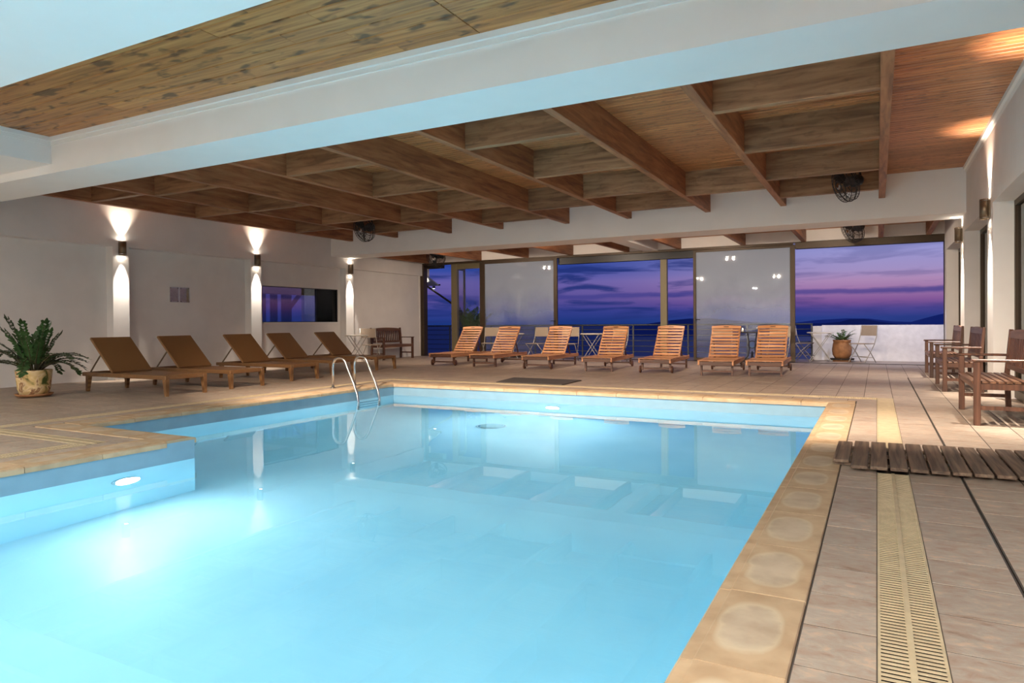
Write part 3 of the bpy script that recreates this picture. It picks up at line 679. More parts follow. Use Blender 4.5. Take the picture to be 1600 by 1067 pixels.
def ridge(name, label, dist, prof, m, depth=900):
    # prof: (azimuth deg, elevation deg) of the skyline; a ridge with front and back slopes
    b = MB(); n0 = len(prof)
    for az_, e_ in prof:
        a = R(az_); z = 1+dist*math.tan(R(e_))
        for dd, zz in ((dist-depth, -90), (dist, z), (dist+depth, -90)): b.v.append((dd*math.sin(a), dd*math.cos(a), zz))
    for i in range(n0-1):
        for k in range(2): b.f.append((3*i+k, 3*(i+1)+k, 3*(i+1)+k+1, 3*i+k+1)); b.sm.append(True)
    return tag(b.obj(name, m), label, 'hills', kind='structure')
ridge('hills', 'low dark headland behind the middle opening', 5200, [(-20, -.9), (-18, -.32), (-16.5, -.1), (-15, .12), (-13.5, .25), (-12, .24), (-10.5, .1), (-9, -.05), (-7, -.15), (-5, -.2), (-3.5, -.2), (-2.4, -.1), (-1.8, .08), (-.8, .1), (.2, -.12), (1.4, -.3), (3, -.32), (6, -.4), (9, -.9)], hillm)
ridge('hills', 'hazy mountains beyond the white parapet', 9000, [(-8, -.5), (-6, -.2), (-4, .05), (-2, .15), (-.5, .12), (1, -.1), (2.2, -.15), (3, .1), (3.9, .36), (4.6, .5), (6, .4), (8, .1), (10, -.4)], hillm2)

# ================================================================== LIGHT FITTINGS
def sconce_parts(t):
    # local: mounted on plane x=0, body towards +x
    b = MB()
    prof = []
    for k in range(13):
        a = -PI/2+PI*k/12; prof.append((0.055+0.06*math.cos(a), 0.06*math.sin(a)))
    outer = [(0.02, -0.06)] + prof + [(0.02, 0.06)]
    inner = [(0.026, -0.054)] + [(0.055+0.054*math.cos(-PI/2+PI*k/12), 0.054*math.sin(-PI/2+PI*k/12)) for k in range(13)] + [(0.026, 0.054)]
    n = len(outer)
    for z0, z1 in ((-0.13, 0.13),):
        base = len(b.v)
        b.v += [(x, y, z0) for x, y in outer]+[(x, y, z1) for x, y in outer]+[(x, y, z0) for x, y in inner]+[(x, y, z1) for x, y in inner]
        for i in range(n):
            j = (i+1) % n
            b.f += [(base+i, base+j, base+n+j, base+n+i), (base+2*n+j, base+2*n+i, base+3*n+i, base+3*n+j), (base+n+i, base+n+j, base+3*n+j, base+3*n+i), (base+j, base+i, base+2*n+i, base+2*n+j)]
            b.sm += [True, True, False, False]
    b.obj('lamp_body', lampm, t)
    MB().box(0, .02, -.05, .05, -.11, .11).obj('wall_plate', lampm, t)
    for z in (-.115, .108):
        MB().prism([(x*1.03, y*1.05) for x, y in outer], 2, z, z+.007).obj('trim_ring', chrome, t)
    for s in (-1, 1):
        MB().lathe([(0.0, s*.118), (0.034, s*.118), (0.034, s*.114), (0, s*.114)], c=(.062, 0, 0), seg=14).obj('bulb', lamp_glow, t)
sc_defs = [(LX, 7.83, 2.45, 0, 'bronze up-down wall sconce above the first wicker lounger'),
           (LX, 10.98, 2.47, 0, 'bronze up-down wall sconce left of the dark wall window'),
           (LX, 14.10, 2.47, 0, 'bronze up-down wall sconce tucked under the far concrete beam on the left'),
           (RX, 10.75, 2.43, PI, 'bronze up-down sconce on the nearer right hand pilaster'),
           (RX, 13.98, 2.45, PI, 'bronze up-down sconce under the far concrete beam on the right'),
           (RX, 7.55, 2.43, PI, 'bronze up-down sconce on the right wall above the nearest bench')]
s0 = None
for (x, y, z, rz, lb) in sc_defs:
    if s0 is None:
        s0 = thing('wall_sconce', lb, 'wall lamp', (x, y, z), rz, 'up-down sconces on the pilasters'); sconce_parts(s0)
    else: dup(s0, (x, y, z), rz, lb)
    d = 1 if rz == 0 else -1
    under = abs(y-14.0) < 0.3
    spot((x+d*.085, y, z+.15), (-d*.10, 0, 1), E_SCONCE*(0.35 if under else 1), WARM, 74, 1.0)
    spot((x+d*.085, y, z-.15), (-d*.07, 0, -1), E_SCONCE_DOWN, WARMW, 44, 0.9)
    if d < 0: spot((x-.10, y, z-.15), (-.22, -.05, -1), 155, WARMW, 78, 0.9)  # added flood light beside the right sconces, without its own fitting
# twin spots on the back of the rear beam, lighting the loungers' bay and the misted doors
tw0 = None
for i, x in enumerate((-9.66, -6.70, -3.76, -0.82)):
    lb = 'small twin spotlight behind the far beam, %s from the left wall' % ('nearest', 'second', 'third', 'farthest')[i]
    if tw0 is None:
        tw0 = thing('twin_spotlight', lb, 'spotlight', (x, YB1, 2.97), 0, 'twin spotlights behind the far beam')
        MB().box(-.12, .12, 0, .03, -.03, .03).obj('mounting_plate', chrome, tw0)
        for s in (-1, 1):
            MB().lathe([(.03, 0), (.042, -.07), (.045, -.10), (.038, -.10), (.03, -.09)], c=(s*.09, .07, .02), seg=14).obj('lamp_head', chrome, tw0)
            MB().lathe([(.034, -.094), (.042, -.115), (.036, -.145), (0, -.155)], c=(s*.09, .07, .02), seg=14).obj('bulb', lamp_glow, tw0)
    else: dup(tw0, (x, YB1, 2.97), 0, lb)
    for s in (-1, 1):
        spot((x+s*.09, YB1+.10, 2.81), (s*.25, .75, -.75), E_TWIN, WARM, 160, 0.7, 0.03)
for i, x in enumerate((-6.70, -3.60, -0.70)):
    dup(tw0, (x, 5.08, 2.97), 0, 'small twin spotlight behind the beam before the joists, %s from the left' % ('first', 'second', 'third')[i], 'twin spotlights behind the front beam')
    for q in (-1, 1): spot((x+q*.09, 5.18, 2.81), (q*.22, 1.0, -.80), E_TWIN_FRONT, WARM, 84, 0.8, 0.03)
# added fill lamps in the near ceiling, unseen behind the camera
cl0 = None
for i, (x, y) in enumerate(((-9.5, -1.2), (-5.6, -2.6), (-2.2, -2.6), (0.5, -1.2))):
    lb = 'round added fill lamp over the near deck, %s from the left' % ('first', 'second', 'third', 'fourth')[i]
    if cl0 is None:
        cl0 = thing('ceiling_fill_lamp', lb, 'ceiling lamp', (x, y, 2.75), 0, 'added fill lamps over the near deck')
        MB().lathe([(.16, 0), (.16, -.012), (.13, -.016), (.13, -.004)], seg=20).obj('lamp_rim', chrome, cl0)
        MB().lathe([(.128, -.006), (.128, -.010), (0, -.012)], seg=20).obj('diffuser', emit('fill_glow', WARMW, 8.0), cl0)
    else: dup(cl0, (x, y, 2.75), 0, lb)
    area((x, y, 2.72), (0, 0, -1), E_CEIL_FILL, (1.0, .92, .83), 0.25)
# underwater lamps
def pool_lamp(label, x, y, z, d, k=1.0, first=[None]):
    rz = math.atan2(d[1], d[0])
    if first[0] is None:
        t = thing('underwater_lamp', label, 'pool lamp', (x, y, z), rz, 'round underwater lamps in the pool walls')
        rot = Matrix.Rotation(PI/2, 4, 'Y')
        MB().lathe([(.11, 0), (.11, .015), (.09, .022), (.08, .01)], seg=24).tf(rot).obj('lamp_ring', chrome, t)
        MB().lathe([(.079, .004), (.076, .012), (0, .020)], seg=24).tf(rot).obj('lens', pool_glow, t)
        first[0] = t
    else: dup(first[0], (x, y, z), rz, label)
    area((x+d[0]*.05, y+d[1]*.05, z), (d[0], d[1], -0.06), E_POOL*k, (0.90, 0.97, 1.0), 0.2)
LZ = -0.62
pool_lamp('glowing underwater lamp in the deck notch wall, beside the left drain', PNX, 3.40, -0.50, (1, 0), .42)
pool_lamp('glowing underwater lamp in the far pool wall', -4.2, PY1, LZ, (0, -1), 1.15)
pool_lamp('underwater lamp in the near pool wall, left of its pair', -4.2, PY0, LZ, (0, 1), .8)
pool_lamp('underwater lamp in the near pool wall, right of its pair', -1.8, PY0, LZ, (0, 1), .7)

# ================================================================== FURNITURE
# ---- wicker loungers (local: +x towards the foot, origin under the centre)
def make_wicker(label):
    t = thing('wicker_lounger', label, 'lounger', (0, 0, 0), 0, 'brown woven loungers along the left wall')
    f = MB().box(-1.0, 1.0, -.34, -.28, .235, .295).box(-1.0, 1.0, .28, .34, .235, .295).box(.94, 1.0, -.28, .28, .235, .295).box(-1.0, -.94, -.28, .28, .235, .295)
    f.obj('frame', wicker, t, bevel=.008)
    MB().box(-.30, .94, -.28, .28, .262, .292).obj('seat', wicker, t, bevel=.006)
    MB().box(-.94, -.32, -.28, .28, .245, .258).obj('lower_panel', wicker, t)
    a = R(43); L = .76
    m = Matrix.Translation((-.28, 0, .285)) @ Matrix.Rotation(a, 4, 'Y')
    MB().box(-L, 0, -.32, .32, 0, .04).tf(m).obj('backrest', wicker, t, bevel=.01)
    for s in (-1, 1):
        hx = -.28-L*.60*math.cos(a); hz = .285+L*.60*math.sin(a)
        MB().bar((hx, s*.26, hz-.005), (hx-.30, s*.26, .29), .012, .022).obj('support_strut', lampm, t)
        for x in (-.88, .96):
            MB().bar((x, s*.305, .235), (x+(.02 if x > 0 else -.02), s*.31, 0), .07, .06, w2=.045, h2=.04).obj('leg', wicker, t)
    return t
wk = [(-8.80, 6.49), (-8.90, 7.66), (-9.10, 9.13), (-9.40, 10.45), (-9.50, 11.93)]
wlab = ['brown woven lounger beside the potted plant, under the first sconce', 'brown woven lounger second from the potted plant', 'brown woven lounger in the middle of the left row', 'brown woven lounger lit brightly under the second sconce, next to the last', 'brown woven lounger at the far end of the row near the pool ladder']
w0 = None
for (x, y), lb in zip(wk, wlab):
    if w0 is None: w0 = make_wicker(lb); w0.location = (x-1.0, y, 0)
    else: dup(w0, (x-1.0, y, 0), R(random.uniform(-1.2, 1.2)), lb)

# ---- teak loungers (local: foot end at x=0, head towards +x)
def make_teak(label, wheels_front):
    t = thing('teak_lounger', label, 'lounger', (0, 0, 0), 0, 'slatted teak loungers before the glazed doors')
    ZS = .275
    for s in (-1, 1):
        MB().box(0, 2.0, s*.30-.016, s*.30+.016, ZS-.075, ZS).obj('side_rail', teak, t, bevel=.004)
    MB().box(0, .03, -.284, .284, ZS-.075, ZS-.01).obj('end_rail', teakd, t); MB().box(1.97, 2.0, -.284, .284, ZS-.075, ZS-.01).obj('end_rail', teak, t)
    n = 11
    me = MB().box(-.043, .043, -.325, .325, ZS, ZS+.016).mesh('seat_slat', teakx, bevel=.003)
    for i in range(n): piece('seat_slat', me, t, (.045+i*.0985, 0, 0))
    # raised back with slats
    hx = 1.10; a = R(47); L = .78
    m = Matrix.Translation((hx, 0, ZS+.005)) @ Matrix.Rotation(-a, 4, 'Y')
    b = t
    for s in (-1, 1): MB().box(0, L, s*.262-.016, s*.262+.016, -.02, .016).tf(m).obj('back_rail', teak, t)
    for i in range(9):
        x0 = .02+i*.083
        MB().box(x0, x0+.052, -.262, .262, .014, .028).tf(m).obj('back_slat', teakx, t, bevel=.003)
    # top slat with a gently arched edge and hand slot
    pts = [(L-.015, -.285), (L-.015, .285)] + [(L+.045+.022*(1-(y/.285)**2), y) for y in (.285, .19, .1, 0, -.1, -.19, -.285)]
    MB().prism(pts, 2, .012, .030).tf(m).obj('top_rail', teakx, t)
    MB().box(L+.015, L+.032, -.05, .05, .0305, .032).tf(m).obj('hand_slot', black, t)
    for s in (-1, 1):
        px_ = hx+L*.62*math.cos(a); pz_ = ZS+L*.62*math.sin(a)
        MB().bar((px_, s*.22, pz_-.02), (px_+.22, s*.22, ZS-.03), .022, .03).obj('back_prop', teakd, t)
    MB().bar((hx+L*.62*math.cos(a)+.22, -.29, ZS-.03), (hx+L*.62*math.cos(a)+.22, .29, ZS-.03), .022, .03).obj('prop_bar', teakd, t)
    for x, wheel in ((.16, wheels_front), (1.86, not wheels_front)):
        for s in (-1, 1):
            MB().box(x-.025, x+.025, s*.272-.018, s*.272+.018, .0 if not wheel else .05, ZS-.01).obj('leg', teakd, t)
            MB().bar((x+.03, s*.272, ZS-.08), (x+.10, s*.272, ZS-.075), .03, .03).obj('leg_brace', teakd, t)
            if wheel:
                MB().lathe([(.0, -.018), (.055, -.018), (.07, -.012), (.07, .012), (.055, .018), (0, .018)], seg=18).tf(Matrix.Translation((x, s*.312, .07)) @ Matrix.Rotation(PI/2, 4, 'X')).obj('wheel', teakd, t)
        MB().bar((x, -.27, .085), (x, .27, .085), .03, .03).obj('stretcher', teakd, t)
    return t
teakx = wood('teak_slat', srgb(132, 84, 50), srgb(184, 128, 84), srgb(210, 160, 114), axis=1, rough=0.45, vary=0.2, stretch=12)
tk = [(-9.11, 13.45, 93.0, True, 'slatted teak lounger at the left end, before the open doorway, wheels towards the pool'),
      (-7.92, 13.35, 95, False, 'slatted teak lounger second from the open doorway, before the left misted door'),
      (-6.47, 13.15, 94, True, 'slatted teak lounger third from the left, wheels towards the pool, beside the misted door edge'),
      (-4.99, 12.95, 95.5, False, 'slatted teak lounger in the middle of the row, a grey chair behind it'),
      (-3.80, 12.95, 93.5, True, 'slatted teak lounger before the slim post, wheels towards the pool'),
      (-2.58, 12.65, 94, False, 'slatted teak lounger before the right misted door, second from the right end'),
      (-1.77, 12.85, 92, False, 'slatted teak lounger at the right end of the row, close to its neighbour')]
pro = {}
for (x, y, a, wf, lb) in tk:
    if wf not in pro:
        pro[wf] = make_teak(lb, wf); pro[wf].location = (x, y, 0); pro[wf].rotation_euler = (0, 0, R(a))
    else: dup(pro[wf], (x, y, 0), R(a), lb)

# ---- wooden benches (local: length along x, facing -y)
def make_bench(label):
    t = thing('wooden_bench', label, 'bench', (0, 0, 0), 0, 'reddish wooden slatted benches')
    Lh = .66
    bx = benchw
    for s in (-1, 1):
        x = s*(Lh-.0)
        MB().box(x-.028, x+.028, -.255, -.20, 0, .60).obj('front_leg', bencht, t, bevel=.004)
        q = MB(); q.bar((x, .20, 0), (x, .185, .42), .055, .05, (0, 1, 0)); q.bar((x, .185, .40), (x, .225, .89), .055, .045, (0, 1, 0), h2=.035)
        q.obj('rear_leg', bencht, t, bevel=.003)
        MB().box(x-.035, x+.035, -.275, .20, .60, .625).obj('armrest', bencht, t, bevel=.006)
        MB().box(x-.02, x+.02, -.20, .18, .15, .185).obj('side_stretcher', bencht, t)
        MB().box(x-.018, x+.018, -.20, .18, .34, .395).obj('side_rail', bencht, t)
    MB().box(-Lh+.028, Lh-.028, -.245, -.215, .34, .395).obj('front_rail', bx, t); MB().box(-Lh+.028, Lh-.028, .16, .19, .34, .395).obj('rear_rail', bx, t)
    MB().box(-.02, .02, -.215, .16, .34, .394).obj('middle_rail', bencht, t)
    me = MB().box(-Lh-.012, Lh+.012, -.0235, .0235, .397, .418).mesh('seat_slat', bx, bevel=.003)
    for i in range(6): piece('seat_slat', me, t, (0, -.165+i*.0635, 0))
    MB().box(-Lh+.0275, Lh-.0275, -.263, -.208, .397, .418).obj('seat_slat', bx, t, bevel=.003)
    # back: lower rail, arched top rail, upright slats
    lean = lambda z: .185+.04*(z-.42)/.47
    MB().box(-Lh+.028, Lh-.028, lean(.5)-.014, lean(.5)+.014, .47, .52).obj('back_rail', bx, t)
    pts = [(-Lh+.028, .80), (Lh-.028, .80)] + [(Lh*k/6*.957, .865+.03*(1-(k/6)**2)) for k in range(6, -7, -1)]
    MB().prism(pts, 1, lean(.84)-.015, lean(.84)+.015).obj('top_rail', bx, t)
    n = 15
    me2 = MB().bar((0, lean(.51), .51), (0, lean(.81), .81), .042, .016, (0, 1, 0)).mesh('back_slat', bencht, bevel=.002)
    for i in range(n): piece('back_slat', me2, t, (-Lh+.075+i*(2*Lh-.15)/(n-1), 0, 0))
    return t
bencht = wood('reddish_bench_upright', srgb(56, 36, 26), srgb(86, 55, 40), srgb(112, 76, 56), axis=2, rough=0.42, vary=0.2, stretch=14)
b0 = make_bench('reddish wooden bench nearest on the right, its slats casting striped shadow')
b0.location = (1.06, 8.40, 0); b0.rotation_euler = (0, 0, R(-90))
dup(b0, (1.06, 11.85, 0), R(-90), 'middle of the three reddish benches along the right wall')
dup(b0, (1.06, 14.45, 0), R(-90), 'farthest reddish bench on the right, nearest the white parapet')
dup(b0, (-12.22, 15.6, 0), R(90), 'reddish wooden bench against the left wall beside the open doorway')

# ---- folding sling chairs (local: faces -y)
def make_chair(label):
    t = thing('folding_chair', label, 'chair', (0, 0, 0), 0, 'grey folding chairs with beige slings')
    for s in (-1, 1):
        x = s*.22
        MB().tube([(x, -.20, 0), (x, .0, .25), (x, .13, .44), (x, .20, .62), (x, .24, .88)], .011, 6).obj('back_leg', chairm, t)
        MB().tube([(x*.9, .20, 0), (x*.9, .02, .24), (x*.9, -.20, .445)], .011, 6).obj('front_leg', chairm, t)
    MB().tube([(-.20, .10, .115), (.20, .10, .115)], .008, 6).obj('cross_bar', chairm, t)
    MB().tube([(-.22, -.09, .14), (.22, -.09, .14)], .008, 6).obj('cross_bar', chairm, t)
    MB().box(-.215, .215, -.21, .14, .435, .455).obj('seat', sling, t, bevel=.006)
    m = Matrix.Translation((0, .205, .63)) @ Matrix.Rotation(R(-9), 4, 'X')
    MB().box(-.225, .225, -.008, .008, 0, .25).tf(m).obj('backrest', sling, t, bevel=.004)
    return t
ch = [(-9.46, 16.45, 15, 'beige sling chair at the left of the inside table, behind the first teak loungers'),
      (-7.10, 16.45, 10, 'beige sling chair behind the third teak lounger, left of its table'),
      (-5.80, 16.45, -12, 'beige sling chair showing above the middle teak lounger'),
      (-3.18, 16.30, 8, 'beige sling chair showing above the teak lounger before the right misted door'),
      (-1.97, 16.30, -10, 'beige sling chair showing above the rightmost teak lounger'),
      (-1.62, 18.45, 82, 'grey folding chair seen edge-on outside, left of the terrace table'),
      (-.30, 18.25, -38, 'grey folding chair outside, right of the terracotta pot'),
      (-11.95, 14.35, 60, 'pale folding chair between the far left sconce and the bench'),
      (-8.05, 16.45, -15, 'beige sling chair hidden mostly behind the second teak lounger')]
c0 = None
for (x, y, a, lb) in ch:
    if c0 is None: c0 = make_chair(lb); c0.location = (x, y, 0); c0.rotation_euler = (0, 0, R(a))
    else: dup(c0, (x, y, 0), R(a), lb)
# ---- folding tables with crossed legs
def make_table(label):
    t = thing('folding_table', label, 'table', (0, 0, 0), 0, 'light folding tables with crossed legs')
    MB().lathe([(0, .0), (.30, .0), (.31, .008), (.31, .02), (.30, .026), (0, .026)], c=(0, 0, .69), seg=28).obj('tabletop', canvas, t)
    for s in (-1, 1):
        MB().bar((-.24, s*.16, 0), (.22, s*.16, .69), .022, .014).obj('leg', chairm, t)
        MB().bar((.24, s*.13, 0), (-.22, s*.13, .69), .022, .014).obj('leg', chairm, t)
    MB().bar((-.145, -.16, .14), (-.145, .16, .14), .016, .016).obj('cross_bar', chairm, t); MB().bar((.145, -.13, .14), (.145, .13, .14), .016, .016).obj('cross_bar', chairm, t)
    return t
tb0 = make_table('round folding table between the first pair of beige chairs, before the misted door'); tb0.location = (-8.78, 16.5, 0)
dup(tb0, (-6.47, 16.5, 0), R(5), 'round folding table in the open middle doorway, between two beige chairs')
dup(tb0, (-1.22, 18.35, 0), R(10), 'folding table outside on the terrace beside the terracotta pot')
dup(tb0, (-12.0, 13.85, 0), R(60), 'small folding table under the far left sconce, before the bench')
pt = thing('pedestal_table', 'black cast iron pedestal table between the two rightmost teak loungers', 'table', (-2.52, 16.4, 0))
MB().lathe([(0, 0), (.29, 0), (.30, .012), (.29, .024), (0, .024)], c=(0, 0, .73), seg=28).obj('tabletop', black, pt)
for s in (-1, 1):
    MB().tube([(s*.10, 0, .73), (s*.075, 0, .55), (s*.06, 0, .35), (s*.09, 0, .2), (s*.2, 0, .08), (s*.27, 0, 0.015)], .014, 6).obj('leg', black, pt)
    MB().tube([(0, s*.02, .30), (0, s*.10, .2), (0, s*.2, .08), (0, s*.27, .015)], .014, 6).obj('leg', black, pt)
MB().tube([(.085*math.cos(a), 0, .46+.085*math.sin(a)) for a in [2*PI*k/16 for k in range(16)]], .010, 6, closed=True).obj('scroll_ring', black, pt)
cd = thing('candle', 'small lit candle standing on the black pedestal table', 'candle', (-2.72, 16.35, .754))
MB().lathe([(.028, 0), (.03, .05), (.027, .05), (.0, .04)], seg=12).obj('candle_cup', plain('candle_glass', (.7, .68, .6), .2), cd)
MB().lathe([(.0, .045), (.010, .055), (.007, .075), (.0, .09)], seg=8).obj('flame', flame, cd)

# ---- duckboard and mat
dk = thing('wooden_duckboard', 'weathered wooden duckboard lying across the right deck and drain', 'duckboard', (0, 0, 0))
for i in range(16):
    x = -.27+i*.115
    y0, y1 = (5.20, 6.0) if i == 0 else (5.02+.008*i, 6.05+.006*i)
    MB().box(x, x+.100, y0, y1, .022, .045).obj('slat', duckw, dk, bevel=.004)
for y in (5.25, 5.6, 5.9): MB().box(-.26, 1.55, y-.025, y+.025, .0045, .0215).obj('batten', duckw, dk)
m_ = thing('floor_mat', 'flat dark rubber mat on the far deck by the pool edge', 'mat', (0, 0, 0))
MB().prism([(-5.64, 9.98), (-4.42, 9.96), (-4.46, 10.86), (-5.80, 10.92)], 2, .003, .016).obj('mat_top', rubber, m_)

# ---- pool ladder
ld = thing('pool_ladder', 'stainless steel pool ladder with curved handrails at the left pool edge', 'ladder', (PX0, 8.35, 0))
for s in (-1, 1):
    y = s*.25
    pts = [(-.36, y, -.005), (-.36, y, .30)]
    for k in range(9):
        a = PI-(PI*.83)*k/8; pts.append((-.22+.14*math.cos(a), y, .34+.14*math.sin(a)))
    pts += [(.05, y, .10), (.12, y, -.06), (.15, y, -.20), (.15, y, -1.05)]
    MB().tube(pts, .021, 10).obj('handrail', chrome, ld)
    MB().lathe([(.045, 0.004), (.045, .012), (.03, .022), (.021, .024)], c=(-.36, y, 0), seg=14).obj('base_flange', chrome, ld)
for z in (-.34, -.60, -.86): MB().box(.10, .19, -.25, .25, z-.012, z+.012).obj('tread', chrome, ld, bevel=.004)

# ---- signs on the left wall
for y0, y1, lb in ((8.95, 9.15, 'clear acrylic notice holder on the left wall, nearer of the pair'), (9.18, 9.40, 'clear acrylic notice holder on the left wall, farther of the pair')):
    t = thing('notice_sign', lb, 'sign', (LREC, (y0+y1)/2, 1.63), 0, 'notices on the left wall')
    h = (y1-y0)/2
    MB().box(.002, .006, -h+.012, h-.012, -.135, .135).obj('paper', plain('notice_paper', srgb(215, 198, 176), .8, noise=.1, nscale=30), t)
    MB().box(.0065, .010, -h, h, -.155, .155).obj('acrylic_cover', clear_glass('acrylic', (.95, .95, .93), 1.0), t)
    for sy in (-1, 1):
        for sz in (-1, 1): MB().lathe([(.012, 0), (.012, .006), (0, .009)], seg=10).tf(Matrix.Translation((.010, sy*(h-.02), sz*.135)) @ Matrix.Rotation(PI/2, 4, 'Y')).obj('stud', chrome, t)

# ---- wall fans
def make_fan(label):
    # local: axis along -y (blows towards -y), hub at origin
    t = thing('wall_fan', label, 'fan', (0, 0, 0), 0, 'black caged wall fans')
    c = MB()
    Rr = .28
    for rr, yy in ((Rr, 0), (Rr*.97, -.07), (Rr*.97, .06), (Rr*.62, -.11), (Rr*.3, -.12), (Rr*.6, .1)):
        c.tube([(rr*math.cos(2*PI*k/28), yy, rr*math.sin(2*PI*k/28)) for k in range(28)], .006 if rr != Rr else .009, 5, closed=True)
    for k in range(30):
        a = 2*PI*k/30; ca, sa = math.cos(a), math.sin(a)
        c.tube([(.05*ca, -.125, .05*sa), (Rr*.62*ca, -.11, Rr*.62*sa), (Rr*.97*ca, -.07, Rr*.97*sa), (Rr*ca, 0, Rr*sa), (Rr*.97*ca, .06, Rr*.97*sa), (Rr*.6*ca, .1, Rr*.6*sa), (.06*ca, .11, .06*sa)], .0032, 4)
    c.obj('cage', black, t)
    MB().lathe([(.05, 0), (.055, .01), (.05, .015), (0, .017)], seg=16).tf(Matrix.Translation((0, -.115, 0)) @ Matrix.Rotation(PI/2, 4, 'X')).obj('cage_badge', chrome, t)
    MB().lathe([(.045, -.06), (.045, .02), (0, .03)], seg=16).tf(Matrix.Rotation(PI/2, 4, 'X')).obj('hub', black, t)
    for k in range(3):
        m = Matrix.Rotation(2*PI*k/3, 4, 'Y')
        b = MB(); pr = [(.04, .03, -.02), (.12, .075, -.045), (.22, .10, -.05), (.265, .07, -.03), (.26, -.02, .01), (.2, -.07, .03), (.1, -.05, .025), (.04, -.03, .015)]
        b.poly([(x, y_, z) for x, z, y_ in pr]); b.poly([(x, y_+.004, z) for x, z, y_ in pr][::-1])
        n = len(pr)
        for i in range(n): j = (i+1) % n; b.f.append((j, i, 2*n-1-i, 2*n-1-j)); b.sm.append(False)
        b.tf(m).obj('blade', black, t)
    MB().lathe([(.085, 0), (.09, .02), (.085, .13), (.06, .16), (0, .165)], seg=18).tf(Matrix.Translation((0, .10, 0)) @ Matrix.Rotation(-PI/2, 4, 'X')).obj('motor', black, t)
    MB().tube([(0, .22, -.02), (0, .26, .05), (0, .27, .16), (0, .27, .30)], .018, 8).obj('mounting_arm', black, t)
    MB().box(-.06, .06, .21, .33, .295, .31).obj('mounting_plate', black, t)
    return t
f0 = make_fan('black caged fan hanging between the far left joists, above the last wicker lounger'); f0.location = (-9.98, 11.8, 3.10)
f0.rotation_euler = (R(20), 0, R(-12))
def fan(loc, rot, lb):
    f = dup(f0, loc, 0, lb); f.rotation_euler = rot
fan((-.42, 11.9, 3.13), (R(18), 0, R(-62)), 'black caged fan hanging beside the rightmost joist')
fan((-11.3, 16.5, 2.93), (R(25), 0, R(6)), 'black caged fan above the open left doorway in the far bay')
fan((-.45, 16.5, 2.95), (R(25), 0, R(-55)), 'black caged fan above the right terrace opening in the far bay')

# ---- plants
def leaf_quad(b, base, d, side, L, w):
    d = Vector(d).normalized(); s = Vector(side).normalized(); n = d.cross(s).normalized()
    base = Vector(base); k = len(b.v)
    prof = ((0, 0.05), (.25, .8), (.5, 1.0), (.8, .55), (1.0, 0.03))
    for t_, w_ in prof:
        c = base+d*L*t_+n*(.10*L*math.sin(PI*t_))
        b.v += [tuple(c-s*w*w_/2+n*(.05*w)), tuple(c), tuple(c+s*w*w_/2+n*(.05*w))]
    for i in range(len(prof)-1):
        for q in range(2): a = k+i*3+q; b.f.append((a, a+1, a+4, a+3)); b.sm.append(True)
def frond(parent, base, az_, lean, L, droop, nl, lm, name='frond', leafL=.085, leafW=.042):
    d0 = Vector((math.cos(az_), math.sin(az_), 0))
    pts = []; p_ = Vector(base); ang = lean
    n = 12
    for i in range(n+1):
        pts.append(p_.copy()); p_ = p_+(d0*math.sin(ang)+Vector((0, 0, 1))*math.cos(ang))*(L/n); ang += droop/n
    pts = [Vector((q.x, q.y, max(q.z, .03))) for q in pts]
    st = MB().tube(pts, [.011*(1-.75*i/n) for i in range(n+1)], 6).obj(name, stemm, parent)
    lb = MB()
    for k in range(nl):
        f = .28+.72*k/(nl-1); x = f*n; i = min(int(x), n-1); q = pts[i].lerp(pts[i+1], x-i); tg = (pts[i+1]-pts[i]).normalized()
        sd = tg.cross(d0.cross(Vector((0, 0, 1)))).normalized(); lat = d0.cross(Vector((0, 0, 1)))
        for s in (-1, 1):
            dr_ = (lat*s*.85+tg*.55+Vector((random.uniform(-.15, .15), random.uniform(-.15, .15), random.uniform(-.1, .25))))
            leaf_quad(lb, q, dr_, tg, leafL*random.uniform(.8, 1.15)*(1-.25*f), leafW*random.uniform(.85, 1.15))
    leaf_quad(lb, pts[-1], pts[-1]-pts[-2], lat, leafL, leafW)
    tag(lb.obj('leaves', lm, st), kind='stuff')
pp = thing('potted_plant', 'large dark green arching plant in a mottled cream pot by the left wall', 'plant', (-10.62, 5.38, 0))
MB().lathe([(.20, .012), (.23, .035), (.235, .05), (.22, .05), (.19, .03), (0, .03)], seg=24).obj('saucer', terra, pp)
MB().lathe([(.17, .03), (.20, .12), (.215, .28), (.225, .36), (.225, .385), (.20, .385), (.195, .34), (0, .33)], seg=24).obj('pot', potwood, pp)
MB().lathe([(.195, .335), (.12, .35), (0, .355)], seg=18).obj('soil', soil, pp)
for i in range(38):
    a = 2*PI*i/38*1.0+random.uniform(-.3, .3)
    up_ = i % 5 in (0, 2)
    L = random.uniform(.5, .82) if up_ else random.uniform(.7, 1.0)
    if math.sin(a) > .3: L = min(L, .66)
    frond(pp, (.07*math.cos(a), .07*math.sin(a), .345), a, random.uniform(.03, .35) if up_ else random.uniform(.35, .8), L, random.uniform(.2, .7) if up_ else random.uniform(1.1, 1.9), 12, leafm, leafL=.095, leafW=.056)
tp = thing('terracotta_planter', 'rounded terracotta pot with low green plant on the terrace', 'plant', (-.76, 18.73, 0))
MB().lathe([(.16, .06), (.21, .15), (.225, .28), (.205, .42), (.19, .47), (.205, .49), (.205, .52), (.175, .52), (.165, .45), (0, .45)], seg=24).obj('pot', terra, tp)
MB().box(-.27, .27, -.2, .2, .03, .06).obj('stand_board', seam, tp)
MB().box(-.20, .20, -.16, .16, -.012, .03).obj('stand_foot', terra, tp)
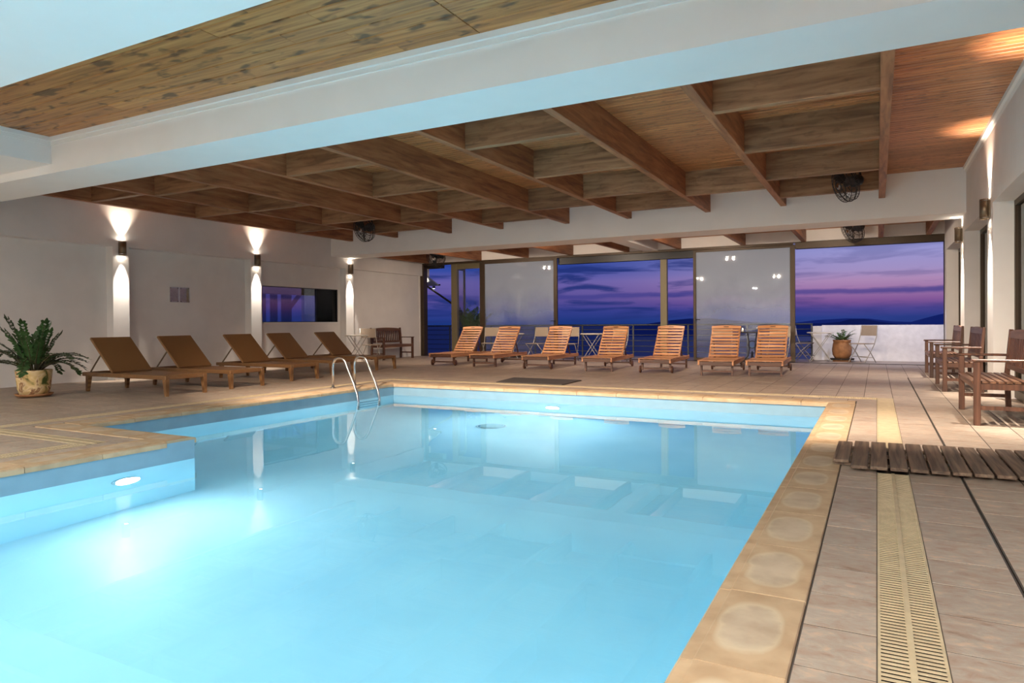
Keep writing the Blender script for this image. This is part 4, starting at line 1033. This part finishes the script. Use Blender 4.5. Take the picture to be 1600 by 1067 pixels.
for i in range(14):
    a = 2*PI*i/14+random.uniform(-.2, .2)
    frond(tp, (.05*math.cos(a), .05*math.sin(a), .46), a, random.uniform(.2, .8), random.uniform(.22, .38), .9, 6, leaf2, leafL=.075, leafW=.04)
bp_ = thing('flowering_bush', 'leafy flowering bush in a pot outside the narrow side light', 'plant', (-11.35, 18.45, 0))
MB().lathe([(.18, 0), (.24, .25), (.25, .38), (.22, .38), (.2, .33), (0, .33)], seg=20).obj('pot', terra, bp_)
for i in range(26):
    a = 2*PI*i/26+random.uniform(-.2, .2)
    frond(bp_, (.05*math.cos(a), .05*math.sin(a), .33), a, random.uniform(.05, .45), random.uniform(.9, 1.3), random.uniform(.3, 1.0), 13, leaf2, leafL=.15, leafW=.075)
fl = MB()
for i in range(16):
    a = random.uniform(0, 2*PI); r_ = random.uniform(.1, .45); z = random.uniform(1.25, 1.65)
    for k in range(5):
        b_ = 2*PI*k/5; leaf_quad(fl, (r_*math.cos(a), r_*math.sin(a), z), (math.cos(b_), math.sin(b_), .5), (-math.sin(b_), math.cos(b_), 0), .045, .035)
tag(fl.obj('blossoms', petal, bp_), kind='stuff')

# ---- terrace railing
rl = thing('terrace_railing', 'steel railing with thin horizontal bars along the terrace edge', 'railing', (0, 19.2, 0))
for i in range(9):
    MB().box(-14.2+i*1.59-.02, -14.2+i*1.59+.02, -.02, .02, -.012, .90).obj('post', railm, rl)
for z in (.14, .30, .46, .62, .78): MB().tube([(-15.5, 0, z), (-1.46, 0, z)], .011, 6).obj('bar', railm, rl)
MB().tube([(-15.5, 0, .915), (-1.46, 0, .915)], .022, 8).obj('top_rail', railm, rl)
# ---- awning outside the left doorway
aw = thing('awning', 'pale canvas awning with dark support arm outside the left doorway', 'awning', (0, 0, 0))
MB().prism([(17.75, 2.92), (19.35, 2.30), (19.36, 2.33), (17.75, 2.95)], 0, -14.9, -13.15).obj('canvas', canvas, aw)
MB().box(-14.9, -11.9, 17.66, 17.84, 2.72, 2.92).obj('roller_box', seam, aw)
MB().bar((-13.6, 19.3, 2.28), (-12.15, 18.9, 1.55), .05, .05).obj('support_arm', seam, aw)
MB().bar((-12.15, 18.9, 1.55), (-12.15, 18.9, -.01), .05, .05).obj('support_post', seam, aw)
MB().bar((-14.9, 19.36, 2.315), (-13.1, 19.36, 2.315), .04, .05).obj('front_rail', seam, aw)
al = thing('awning_lamp', 'small bright spotlight under the terrace awning', 'lamp', (-13.25, 19.2, 2.27))
MB().lathe([(.05, 0), (.06, -.08), (.05, -.08), (0, -.06)], seg=14).obj('lamp_head', black, al)
MB().lathe([(.045, -.076), (.045, -.082), (0, -.084)], seg=14).obj('bulb', emit('white_bulb', (1, .97, .9), 8.0), al)
spot((-13.4, 18.9, 2.15), (-.5, -.3, .9), 30, (1, .96, .88), 120, .6)
tl_ = thing('terrace_fill_lamp', 'added unseen fill lamp over the right terrace opening', 'wall lamp', (0.2, 17.8, 3.0))  # lamp added out of view to brighten the parapet
MB().box(-.09, .09, 0, .03, -.06, .06).obj('wall_plate', black, tl_)
MB().lathe([(.04, .05), (.07, -.05), (.065, -.05), (0, .0)], c=(0, .10, 0), seg=16).obj('lamp_head', black, tl_)
MB().lathe([(.05, -.03), (.045, -.055), (0, -.06)], c=(0, .10, 0), seg=14).obj('bulb', emit('terrace_fill_glow', (.95, .95, 1), 8.0), tl_)
spot((.2, 17.9, 2.92), (0, .45, -1), 150, (.78, .80, 1.0), 120, .6)
# ---- dark pergola seen through the left wall window
pg = thing('pergola', 'dark timber pergola with braced post outside the left wall window', 'pergola', (0, 0, 0))
for y, w_ in ((13.55, .05), (13.95, .07), (14.42, .13), (16.2, .10)):
    MB().box(-15.2, -15.05, y-w_, y+w_, -.1, 1.9).obj('post', seam, pg)
MB().bar((-15.12, 14.5, 1.45), (-15.12, 14.95, 1.9), .09, .09, (1, 0, 0)).obj('brace', seam, pg)
MB().box(-15.25, -15.0, 9.5, 17.4, 1.88, 2.25).obj('beam', seam, pg)
MB().box(-15.5, -13.0, 9.5, 17.4, 2.25, 2.4).obj('roof', seam, pg)
